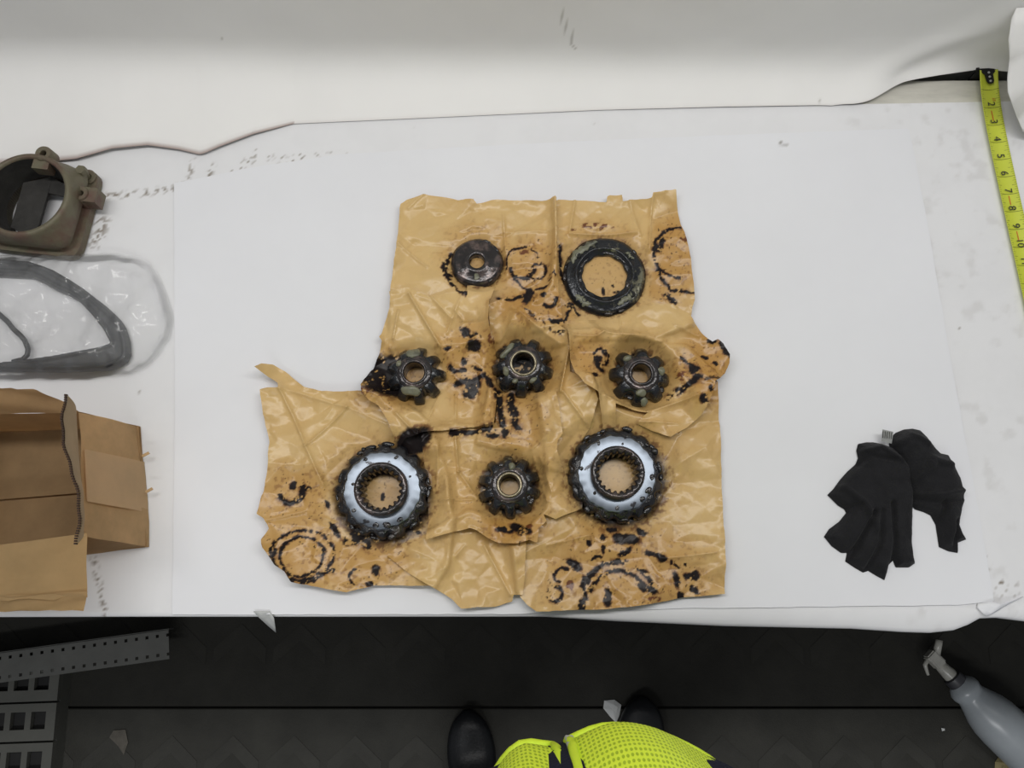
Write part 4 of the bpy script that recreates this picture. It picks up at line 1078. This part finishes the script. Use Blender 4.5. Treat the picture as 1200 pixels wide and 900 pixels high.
# ------------------------------------------------------------------ cardboard box
def panel(name, corners, th, m, parent, wob=0.0, sub=5, seed=0, rag=None):
    """a board from four corners; edges may wander a little"""
    org = Vector(parent.location)
    a, b, c, d = [Vector(q) - org for q in corners]
    bm = bmesh.new(); n = sub * 2; rows = []
    nrm = (b - a).cross(d - a).normalized()
    r = random.Random(seed)
    ragv = [r.uniform(-1, 1) for _ in range(n + 1)]
    for j in range(n + 1):
        v = j / n; row = []
        for i in range(n + 1):
            u = i / n
            p = a.lerp(b, u).lerp(d.lerp(c, u), v)
            p = p + nrm * wob * (math.sin(u * 5 + seed) * math.sin(v * 4 + seed * 2) + .5 * math.sin(u * 13 + v * 7 + seed))
            if rag and j == n: p = p + ((d - a).normalized()) * rag * ragv[i]
            row.append(bm.verts.new(p))
        rows.append(row)
    for p, q in zip(rows, rows[1:]):
        for i in range(n): bm.faces.new((p[i], p[i + 1], q[i + 1], q[i]))
    bmesh.ops.solidify(bm, geom=bm.faces[:], thickness=th)
    return obj(name, bm, m, parent, smooth=True, angle=35)
def box():
    hb = .105; z0 = ZT + .0022; zr = z0 + hb
    B = lambda x, y, z=z0: T(x, y, z)
    br = B(165, 500); fr = B(175, 641); fl = B(-12, 662); bl = B(-2, 508)
    c = (br + fr + fl + bl) / 4
    t = thing('cardboard_box', 'worn open brown cardboard box with raised torn flaps, front left corner', 'box', (c.x, c.y, z0))
    up = Vector((0, 0, hb))
    th = .004
    ins = lambda p, k=.0: p + Vector((0, 0, k))
    # rim points; the sides bow outwards a little
    brr = T(86, 472, zr); frr = T(108, 650, zr)
    brr = br + up + Vector((-.022, -.004, 0)); frr = fr + up + Vector((-.024, .006, 0)); flr = fl + up; blr = bl + up
    panel('bottom', [bl + Vector((0, 0, .001)), br + Vector((0, 0, .001)), fr + Vector((0, 0, .001)), fl + Vector((0, 0, .001))], .003, M_card, t, .0002)
    lx = bl.lerp(br, .62); fx = fl.lerp(fr, .62)
    # two inner bottom flaps that meet in a seam
    q = Vector((0, 0, .0058)); mL = bl.lerp(fl, .53); mR = br.lerp(fr, .53)
    panel('bottom_flap', [bl + q, br + q, mR + q + Vector((0, .0012, 0)), mL + q + Vector((0, .0012, 0))], .003, M_card, t, .0006, seed=2)
    panel('bottom_flap', [mL + q - Vector((0, .0012, 0)), mR + q - Vector((0, .0012, 0)), fr + q, fl + q], .003, M_card, t, .0006, seed=5)
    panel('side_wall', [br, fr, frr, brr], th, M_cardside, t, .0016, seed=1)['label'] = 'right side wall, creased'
    panel('side_wall', [fl, bl, blr, flr], th, M_card, t, .001, seed=3)
    panel('end_wall', [bl, br, brr, blr], th, M_card, t, .001, seed=4)
    panel('end_wall', [fr, fl, flr, frr], th, M_card, t, .001, seed=6)
    # raised right flap, its torn edge with corrugation showing
    a = brr + Vector((-.002, .0, .001)); b = frr + Vector((-.002, .006, .001))
    zt = zr + .050
    a2 = T(79, 463, zt); b2 = T(91, 637, zt)
    m1 = T(92, 540, zt)
    fo = [a, b, b2, a2]
    org = Vector(t.location)
    bm = bmesh.new(); n = 24; rows = []
    for j in range(9):
        v = j / 8; row = []
        for i in range(n + 1):
            u = i / n
            top = a2 * (1 - u) + b2 * u + Vector((.006 * math.sin(u * PI * 2.0) * -1 + .001 * math.sin(u * 31), 0, 0))
            p = (a * (1 - u) + b * u).lerp(top, v) + Vector((.003 * math.sin(v * PI) , 0, 0))
            row.append(bm.verts.new(p - org))
        rows.append(row)
    top_pts = [v.co.copy() + org for v in rows[-1]]
    for p, q_ in zip(rows, rows[1:]):
        for i in range(n): bm.faces.new((p[i], p[i + 1], q_[i + 1], q_[i]))
    bmesh.ops.solidify(bm, geom=bm.faces[:], thickness=.004)
    fl_ = obj('flap', bm, M_cardflap, t, smooth=True, angle=35); fl_['label'] = 'pale raised right flap with torn edge'
    bm = bmesh.new()
    for i in range(62):
        u = i / 61 * (n - .001); k = int(u); f = u - k
        p = top_pts[k].lerp(top_pts[min(k + 1, n)], f) + Vector((-.0018, 0, .0005))
        bx(bm, -.0012, .0012, -.0009, .0009, -.003, .0007, Matrix.Translation(p - org))
    obj('corrugation', bm, M_carddark, fl_)['kind'] = 'stuff'
    # front flap folded outwards over the bench edge, back flap standing
    a = flr + Vector((0, -.002, .001)); b = frr + Vector((-.004, -.002, .001))
    b = frr + Vector((.002, .004, 0)); a = flr + Vector((-.06, 0, 0))
    ff = panel('flap', [a, b, T(101, 700, zr - .012), T(-110, 712, zr - .010)], .004, M_cardlight, t, .0022, sub=8, seed=7, rag=.003); ff['label'] = 'pale front flap folded outwards'
    fe = panel('flap_lip', [T(-110, 705, zr - .010), T(103, 692, zr - .010), T(98, 716, zr - .022), T(-110, 716, zr - .030)], .003, M_cardlight, t, .0018, sub=8, seed=9, rag=.003)
    bfp = panel('flap', [blr + Vector((-.06, 0, 0)), brr + Vector((.002, 0, 0)), T(40, 454, zr + .030), T(-110, 462, zr + .034)], .004, M_card, t, .002, sub=8, seed=8, rag=.002); bfp['label'] = 'dark back flap standing up'
    # strips of packing tape and torn fibres on the right side
    def on_side(u, v, off=.0018):
        return br.lerp(fr, u).lerp(brr.lerp(frr, u), v) + Vector((off, 0, 0))
    panel('paper_tape', [on_side(.30, .0), on_side(.72, .0), on_side(.72, .97), on_side(.30, .97)], .0004, M_tapec, t, .0004, seed=1)['label'] = 'lighter strip of tape on the right side'
    for (x, y) in ((176, 574), (172, 532)):
        p = T(x, y, ZT + .02) - org; bm = bmesh.new()
        bx(bm, -.006, .003, -.0015, .0018, -.0006, .0006, Matrix.Translation(p) @ Matrix.Rotation(.7, 4, 'Z') @ Matrix.Rotation(.5, 4, 'Y')); 
        obj('torn_fibre', bm, M_card, t)
box()

# ------------------------------------------------------------------ things on the floor
def crate():
    hz = .06
    c = T(20, 850, hz)
    p_r = T(68, 800, hz).x; p_l = p_r - .50; y1 = T(40, 778, hz).y; y0 = y1 - .38
    t = thing('plastic_crate', 'dark grey slotted plastic crate on the floor, bottom left', 'crate', (p_r, y1, .012), math.radians(2))
    # top deck built of ribs with slots between
    def plate(x0, x1, ya, yb, slots, z0, z1):
        """bars around rectangular slots in a row"""
        bm = bmesh.new()
        xs_ = sorted(slots)
        cur = x0
        sy0, sy1 = slots[xs_[0]][1], slots[xs_[0]][2]
        bx(bm, x0, x1, ya, sy0, z0, z1); bx(bm, x0, x1, sy1, yb, z0, z1)
        for s in xs_:
            bx(bm, cur, s, sy0, sy1, z0, z1); cur = slots[s][0]
        bx(bm, cur, x1, sy0, sy1, z0, z1)
        return bm
    W = .5
    z1 = hz - .012; rowh = .076
    for r_ in range(5):
        yb = -r_ * rowh; ya = yb - rowh + .004
        sl = {}
        x = -W + .03
        while x < -.05:
            sl[x] = (x + .030, ya + .022, yb - .016); x += .042
        obj('deck_bar', plate(-W, 0, ya, yb, sl, z1 - .012, z1), M_crate, t)
    bm = bmesh.new(); bx(bm, -W + .004, -.004, -.376, -.002, z1 - .024, z1 - .014); obj('slot_shade_slab', bm, M_black, t)  # black slab standing in for the shade seen through the slots
    for (x0, x1, ya, yb) in ((-.006, 0, -.38, 0), (-W, -W + .006, -.38, 0), (-W + .006, -.006, -.006, 0), (-W + .006, -.006, -.38, -.374)):
        bm = bmesh.new(); bx(bm, x0, x1, ya, yb, 0, z1 - .0125); obj('side_wall', bm, M_crate, t)
    return hz
hz = crate()
def post():
    z = .0835
    a0, a1 = T(-60, 774, z), T(198, 738, z); b1, b0 = T(199, 762, z), T(-60, 807, z)
    ux = (a1 - a0); L = ux.length; ang = math.atan2(ux.y, ux.x); wd = .058
    t = thing('perforated_post', 'grey perforated steel shelf post lying across the crate, lower left', 'shelf post', (a0.x, a0.y, z), ang)
    bm = bmesh.new(); th = .003; pitch = .0215; hs = .0062
    rows = (-.010, -wd + .010)
    ys = [0, rows[0] + hs / 2, rows[0] - hs / 2, rows[1] + hs / 2, rows[1] - hs / 2, -wd]
    for k in (0, 2, 4): bx(bm, -.3, L, ys[k + 1], ys[k], 0.0005, th)
    for r_ in (1, 3):
        x = -.3
        while x < L - .001:
            bx(bm, x, min(x + pitch - hs, L), ys[r_ + 1], ys[r_], 0.0005, th); x += pitch
    obj('face_plate', bm, M_steelgrey, t)
    bm = bmesh.new(); bx(bm, -.3, L, -.0025, 0.0, -.022, .0005); o = obj('side_flange', bm, M_steelgrey, t)
    o.location.y = .0026
post()
def bottle():
    z = .062
    p0 = T(1082, 758, z + .01); p1 = T(1245, 922, z - .005)
    d = (p1 - p0); d.z = 0; d.normalize(); ang = math.atan2(d.y, d.x)
    t = thing('spray_bottle', 'grey plastic spray bottle lying on the dark floor, lower right', 'bottle', (p0.x, p0.y, .0125), ang)
    zc = .050
    def lx(prof, n=40, m=M_bottle, nm='bottle_body', zc=zc, sy=1.0):
        bm = bmesh.new(); rings = []
        for (x, r) in prof:
            rings.append([bm.verts.new((x, r * sy * math.cos(2 * PI * k / n), zc + r * math.sin(2 * PI * k / n))) for k in range(n)])
        for a, b in zip(rings, rings[1:]):
            for k in range(n): bm.faces.new((a[k], a[(k + 1) % n], b[(k + 1) % n], b[k]))
        bm.faces.new(rings[0]); bm.faces.new(rings[-1])
        return obj(nm, bm, m, t, smooth=True, angle=45)
    lx([(.098, .020), (.104, .026), (.112, .031), (.120, .0315), (.128, .029), (.134, .030), (.150, .036), (.170, .044), (.190, .0485), (.215, .050), (.36, .050), (.372, .048), (.378, .042)])
    lx([(.080, .016), (.082, .0195), (.098, .0205), (.100, .020)], m=M_collar, nm='collar')
    lx([(.048, .010), (.050, .0115), (.078, .0145), (.081, .0145)], m=M_trig, nm='neck')
    bm = bmesh.new()
    # trigger head: housing, nozzle, trigger
    bx(bm, .018, .052, -.012, .012, zc - .010, zc + .014); bevel(bm, .003, 2)
    hd = obj('spray_head', bm, M_trig, t, angle=40)
    bm = bmesh.new(); tube(bm, [(.030, .010, zc + .004), (.020, .030, zc + .004), (.016, .036, zc + .004)], [.008, .007, .0075], 12); obj('nozzle', bm, M_trig, hd, smooth=True)
    bm = bmesh.new(); tube(bm, [(.026, -.008, zc), (.030, -.022, zc - .002), (.048, -.032, zc - .004)], [.005, .0045, .003], 8); obj('trigger', bm, M_trig, hd, smooth=True)
bottle()
def floor_scrap(pts, z, label, m, cat, name, bump=.004, seed=1):
    bm = bmesh.new(); r = random.Random(seed)
    P = [T(x, y, .0145) for x, y in pts]; c = sum(P, Vector()) / len(P)
    ce = bm.verts.new((c.x, c.y, .0150 + bump))
    ring = [bm.verts.new((p.x, p.y, .0146)) for p in P]
    mid = [bm.verts.new((c.x + (p.x - c.x) * .55, c.y + (p.y - c.y) * .55, .0150 + bump * r.uniform(.4, 1.1))) for p in P]
    n = len(P)
    for i in range(n):
        j = (i + 1) % n
        bm.faces.new((ring[i], ring[j], mid[j], mid[i])); bm.faces.new((mid[i], mid[j], ce))
    bm.faces.new(ring[::-1])
    return tag(obj(name, bm, m), label, cat)
floor_scrap([(708, 821), (720, 820), (728, 826), (726, 838), (722, 847), (715, 840), (707, 830)], 0, 'white paper scrap on the floor beside the right trouser leg', M_scrap, 'scrap', 'paper_scrap')
floor_scrap([(133, 856), (147, 855), (150, 870), (145, 885), (139, 875), (128, 864)], 0, 'dim dusty scrap on the floor mat right of the crate', M_dust, 'scrap', 'dusty_scrap', .002)
floor_scrap([(1166, 893), (1170, 887), (1179, 885), (1187, 888), (1192, 899), (1192, 915), (1165, 915)], 0, 'tan scrap on the floor at the bottom right corner', M_tan, 'scrap', 'tan_scrap', .02)
floor_scrap([(1103, 853), (1107, 853), (1107.5, 856), (1104, 857)], 0, 'tiny white crumb on the floor left of the spray bottle', M_scrap, 'crumb', 'white_crumb', .002)

# ------------------------------------------------------------------ the person taking the picture
def skin_mesh(name, verts, edges, radii, m, parent, sub=2, root=0):
    me = bpy.data.meshes.new(name); me.from_pydata([tuple(v) for v in verts], edges, [])
    o = bpy.data.objects.new(name, me); COL.objects.link(o)
    sk = o.modifiers.new('skin', 'SKIN'); sk.use_smooth_shade = True
    for i, r in enumerate(radii):
        me.skin_vertices[0].data[i].radius = r if isinstance(r, tuple) else (r, r)
    me.skin_vertices[0].data[root].use_root = True
    ss = o.modifiers.new('sub', 'SUBSURF'); ss.levels = sub; ss.render_levels = sub
    bpy.context.view_layer.update()
    dg = bpy.context.evaluated_depsgraph_get()
    me2 = bpy.data.meshes.new_from_object(o.evaluated_get(dg))
    bpy.data.objects.remove(o); me2.name = name; me2.materials.clear()
    return mesh_obj(name, me2, m, parent)
PX, PY = 0.085, -0.300          # middle of the torso
def person():
    t = thing('person', 'person standing at the bench in dark clothes, black shoes and yellow-green vest', 'person', (PX, PY - .12, .012))
    O = Vector(t.location)
    L_ = lambda x, y, z: Vector((x, y, z)) - O
    fl = (T(550, 880, .05).x, -.40); fr = (T(757, 870, .05).x + .01, -.37)
    # trousers
    V = [L_(PX, -.36, .93), L_(PX - .09, -.37, .86), L_(fl[0] + .01, -.40, .50), L_(fl[0], fl[1] - .06, .12),
         L_(PX + .09, -.37, .86), L_(fr[0] - .015, -.385, .50), L_(fr[0], fr[1] - .06, .12), L_(PX, -.34, 1.02)]
    skin_mesh('trousers', V, [(0, 1), (1, 2), (2, 3), (0, 4), (4, 5), (5, 6), (0, 7)], [(.13, .10), .088, .064, .058, .088, .064, .058, (.14, .11)], M_trouser, t)
    # body: neck, head, hands (one continuous skin surface under the clothes)
    hd = (PX - .05, -.235, 1.83)
    V = [L_(PX, -.33, 1.05), L_(PX, -.31, 1.28), L_(PX - .005, -.31, 1.53), L_(PX - .02, -.29, 1.63), L_(PX - .035, -.270, 1.70), L_(PX - .05, -.245, 1.79), L_(PX - .05, -.245, 1.865)]
    E = [(0, 1), (1, 2), (2, 3), (3, 4), (4, 5), (5, 6)]
    Rr = [.09, .08, .060, .052, .055, .078, .070]
    arms = {}
    for s in (-1, 1):
        b = len(V)
        V += [L_(PX + s * .16, -.32, 1.52), L_(PX + s * .25, -.30, 1.34), L_(PX + s * .24, -.21, 1.50), L_(s * .115, -.135, 1.78), L_(s * .080, -.085, 1.835)]
        E += [(2, b), (b, b + 1), (b + 1, b + 2), (b + 2, b + 3), (b + 3, b + 4)]
        Rr += [.040, .036, .034, .025, .022]
        # four fingers curling round the camera and a thumb
        w0 = b + 4
        for k in range(4):
            base = Vector((s * .072, -.060, 1.870 - k * .014 + .004))
            ln = (.9, 1.0, .95, .75)[k]
            q = len(V)
            V += [base - O, base + Vector((-s * .006 * ln, .026 * ln, .001)) - O, base + Vector((-s * .022 * ln, .034 * ln, .001)) - O, base + Vector((-s * .034 * ln, .030 * ln, 0)) - O]
            E += [(w0, q), (q, q + 1), (q + 1, q + 2), (q + 2, q + 3)]
            Rr += [.0085, .0080, .0075, .0065]
        q = len(V); base = Vector((s * .066, -.090, 1.855))
        V += [base - O, base + Vector((-s * .022, .012, .010)) - O, base + Vector((-s * .040, .020, .012)) - O]
        E += [(w0, q), (q, q + 1), (q + 1, q + 2)]; Rr += [.0105, .0095, .0080]
    body = skin_mesh('body', V, E, Rr, M_skin, t)
    # face details on the front of the head, looking at the camera screen
    hc = L_(PX - .05, -.245, 1.825)
    bm = bmesh.new(); tube(bm, [hc + Vector((0, .078, .020)), hc + Vector((0, .098, -.008)), hc + Vector((0, .086, -.016))], [.007, .012, .009], 10); obj('nose', bm, M_skin, body, smooth=True)
    bm = bmesh.new(); tube(bm, [hc + Vector((-.022, .068, -.040)), hc + Vector((0, .077, -.040)), hc + Vector((.022, .068, -.040))], [.003, .0055, .003], 8); obj('mouth', bm, mat('lips', (.45, .2, .17), .5), body, smooth=True)
    for s in (-1, 1):
        bm = bmesh.new(); bmesh.ops.create_uvsphere(bm, u_segments=16, v_segments=10, radius=.012, matrix=Matrix.Translation(hc + Vector((s * .030, .066, .016)))); e = obj('eye', bm, M_eye, body, smooth=True)
        bm = bmesh.new(); bmesh.ops.create_uvsphere(bm, u_segments=12, v_segments=8, radius=.006, matrix=Matrix.Translation(hc + Vector((s * .030, .0745, .015)))); o = obj('iris', bm, M_hair, t, smooth=True)
        bm = bmesh.new(); bmesh.ops.create_uvsphere(bm, u_segments=12, v_segments=8, radius=1, matrix=Matrix.Translation(hc + Vector((s * .079, -.004, .002))) @ Matrix.Diagonal((.008, .018, .030, 1))); obj('ear', bm, M_skin, body, smooth=True)
    bm = bmesh.new(); bmesh.ops.create_uvsphere(bm, u_segments=32, v_segments=20, radius=1, matrix=Matrix.Translation(hc + Vector((0, -.014, .040))) @ Matrix.Rotation(-.35, 4, 'X') @ Matrix.Diagonal((.088, .092, .078, 1)))
    bmesh.ops.delete(bm, geom=[v for v in bm.verts if v.co.z < hc.z + .002 and v.co.y > hc.y - .02], context='VERTS')
    obj('hair', bm, M_hair, t, smooth=True)
    # jacket
    V = [L_(PX, -.315, .985), L_(PX, -.285, 1.08), L_(PX, -.300, 1.25), L_(PX, -.315, 1.44), L_(PX, -.31, 1.54), L_(PX - .01, -.295, 1.60)]
    E = [(0, 1), (1, 2), (2, 3), (3, 4), (4, 5)]
    Rr = [.130, .130, .115, .105, .085, .070]
    for s in (-1, 1):
        b = len(V)
        V += [L_(PX + s * .16, -.32, 1.51), L_(PX + s * .25, -.30, 1.34), L_(PX + s * .24, -.21, 1.50), L_(s * .122, -.142, 1.765)]
        E += [(3, b), (b, b + 1), (b + 1, b + 2), (b + 2, b + 3)]
        Rr += [.062, .052, .050, .038]
    skin_mesh('jacket', V, E, Rr, M_navy, t, root=2)
    # jacket hem: sheet showing in front of and below the vest
    def shell(name, zs, fun, th0, th1, m, n=72, uvs=1.0, gap=None):
        bm = bmesh.new(); rows = []; uvl = bm.loops.layers.uv.new('UVMap')
        for z in zs:
            row = []
            for i in range(n + 1):
                th = th0 + (th1 - th0) * i / n
                x, y = fun(th, z); row.append(bm.verts.new(L_(x, y, z)))
            rows.append(row)
        for k, (a, b) in enumerate(zip(rows, rows[1:])):
            for i in range(n):
                f = bm.faces.new((a[i], a[i + 1], b[i + 1], b[i]))
                for lp, (ii, kk) in zip(f.loops, ((i, k), (i + 1, k), (i + 1, k + 1), (i, k + 1))):
                    lp[uvl].uv = (ii / n * abs(th1 - th0) * .18 * uvs, zs[kk] * .42 * uvs)
        o = obj(name, bm, m, t, smooth=True)
        md = o.modifiers.new('solid', 'SOLIDIFY'); md.thickness = .002; md.offset = -1
        return o
    def ellipse(z, k=0.0):
        # half width, half depth, middle y: waist shape with the belly forward
        zt = [0.96, 1.02, 1.08, 1.14, 1.22, 1.34, 1.50, 1.565]
        a = np.interp(z, zt, [.200, .200, .198, .192, .185, .180, .175, .135]) + k
        b = np.interp(z, zt, [.150, .155, .158, .152, .142, .132, .122, .096]) + k
        yc = np.interp(z, zt, [-.300, -.294, -.288, -.290, -.300, -.312, -.318, -.318])
        return float(a), float(b), float(yc)
    def jk(th, z):
        a, b, yc = ellipse(z, -.001)
        return PX + a * math.cos(th) + .006, yc + b * math.sin(th) + (.002 if z > 1 else 0)
    shell('jacket_front', [.955 + .035 * i for i in range(18)], lambda th, z: jk(th, z), 0, 2 * PI, M_navy)
    thg = math.acos((.045 - PX) / .198)       # angle of the zip opening
    def vs(side):
        def f(th, z):
            a, b, yc = ellipse(z, .006)
            d = abs(th - thg)
            pull = .012 * math.exp(-(d / .16) ** 2) + .002 * math.sin(th * 9 + z * 20)
            bul = .009 * math.exp(-((th - (thg - .30)) / .35) ** 2) if side > 0 else .010 * math.exp(-((th - (thg + .22)) / .16) ** 2)
            bul *= math.exp(-((z - 1.09) / .10) ** 2)
            dr = -pull + bul
            if side > 0 and th < 1.35: dr -= .030 * (1.35 - max(th, .3)) * float(np.interp(z, [1.10, 1.20], [1, 0]))
            if side < 0: dr -= .085 * min(max(0, th - thg - .16), .45) * float(np.interp(z, [1.10, 1.20], [1, 0]))
            return PX + (a + dr) * math.cos(th), yc + (b + dr) * math.sin(th)
        return f
    zs = [1.03 + .012 * i for i in range(45)]
    v1 = shell('vest_panel', zs, vs(1), -PI / 2, thg - .035, M_vest); v1['label'] = 'right mesh panel of the yellow-green vest'
    v2 = shell('vest_panel', zs, vs(-1), thg + .035, 1.5 * PI, M_vest); v2['label'] = 'left mesh panel of the yellow-green vest'
    for side, th in ((1, thg - .035), (-1, thg + .035)):
        f = vs(side); bm = bmesh.new()
        tube(bm, [L_(*f(th, z), z) for z in zs], .0045, 8); obj('vest_binding', bm, M_piping, t, smooth=True)
    for side, a0, a1 in ((1, -PI / 2, thg - .035), (-1, thg + .035, 1.5 * PI)):
        f = vs(side); bm = bmesh.new(); tube(bm, [L_(*f(a0 + (a1 - a0) * i / 60, zs[0]), zs[0]) for i in range(61)], .0045, 8); obj('vest_hem', bm, M_piping, t, smooth=True)
    bm = bmesh.new(); x, y = jk(thg, 1.10); p = L_(x, y + .006, 1.10); bx(bm, -.004, .004, -.003, .002, -.02, .02, Matrix.Translation(p - Vector((0, .004, .03)))); bevel(bm, .001, 1); obj('zip_end', bm, M_scrap, t)['label'] = 'pale zip end between vest panels'
    # shoes
    def shoe(cx, ytoe, rot):
        n = 24; rows = []
        bm = bmesh.new()
        L = .300
        for j in range(25):
            v = j / 24; y = ytoe - L * v
            wd = .050 * (1 - (1 - min(v / .32, 1)) ** 2.4) ** .5 if v < .32 else .050 - .014 * math.sin((v - .32) / .68 * PI) * .8
            if v > .9: wd *= math.sqrt(max(0.02, 1 - ((v - .9) / .105) ** 2))
            if j == 0: wd = .010
            hgt = .045 + .055 * sstep(.25, .6, np.float64(v))
            if v < .08: hgt *= .70 + 3.5 * v
            row = []
            for k in range(n):
                a = 2 * PI * k / n
                xx = wd * math.copysign(abs(math.cos(a)) ** .8, math.cos(a)); zz = math.sin(a)
                zz = .022 + (hgt - .022) * zz if zz > 0 else .022 * (1 + max(zz * 1.6, -1))
                row.append(bm.verts.new((xx, y, zz)))
            rows.append(row)
        for a, b in zip(rows, rows[1:]):
            for k in range(n): bm.faces.new((a[k], a[(k + 1) % n], b[(k + 1) % n], b[k]))
        bm.faces.new(rows[0]); bm.faces.new(rows[-1])
        M = Matrix.Translation(L_(cx, 0, .0142)) @ Matrix.Translation((0, ytoe, 0)) @ Matrix.Rotation(rot, 4, 'Z') @ Matrix.Translation((0, -ytoe, 0))
        bmesh.ops.transform(bm, matrix=M, verts=bm.verts[:])
        s = obj('shoe', bm, M_shoe, t, smooth=True)
        bm = bmesh.new()
        for i in range(4):
            y = ytoe - .115 - i * .018
            tube(bm, [M @ Vector((-.020, y, .066 + i * .008)), M @ Vector((0, y + .004, .075 + i * .009)), M @ Vector((.020, y, .066 + i * .008))], .0022, 6)
        obj('laces', bm, M_trouser, s)
    shoe(T(547, 850, .04).x, T(548, 833, .04).y, .12)
    shoe(T(755, 840, .04).x, T(755, 817, .04).y, -.10)
person()
# compact camera held in the hands, behind the viewpoint
R = Matrix.Translation(cam.location) @ Matrix.Rotation(TILT, 4, 'X')
t = thing('compact_camera', 'dark compact camera held above the bench by the person', 'camera', (0, -.004, ZT + CH + .02))
bm = bmesh.new(); bx(bm, -.050, .050, -.030, .030, .030, .054, R); bevel(bm, .003, 2); bmesh.ops.translate(bm, verts=bm.verts[:], vec=-Vector(t.location)); obj('camera_body', bm, M_camera, t, angle=40)
bm = bmesh.new(); lathe(bm, [(.022, .030), (.022, .014), (.018, .006), (.013, .006), (.013, .030)], 40); bmesh.ops.transform(bm, matrix=R, verts=bm.verts[:]); bmesh.ops.translate(bm, verts=bm.verts[:], vec=-Vector(t.location)); obj('lens_barrel', bm, M_camera, t, angle=40)
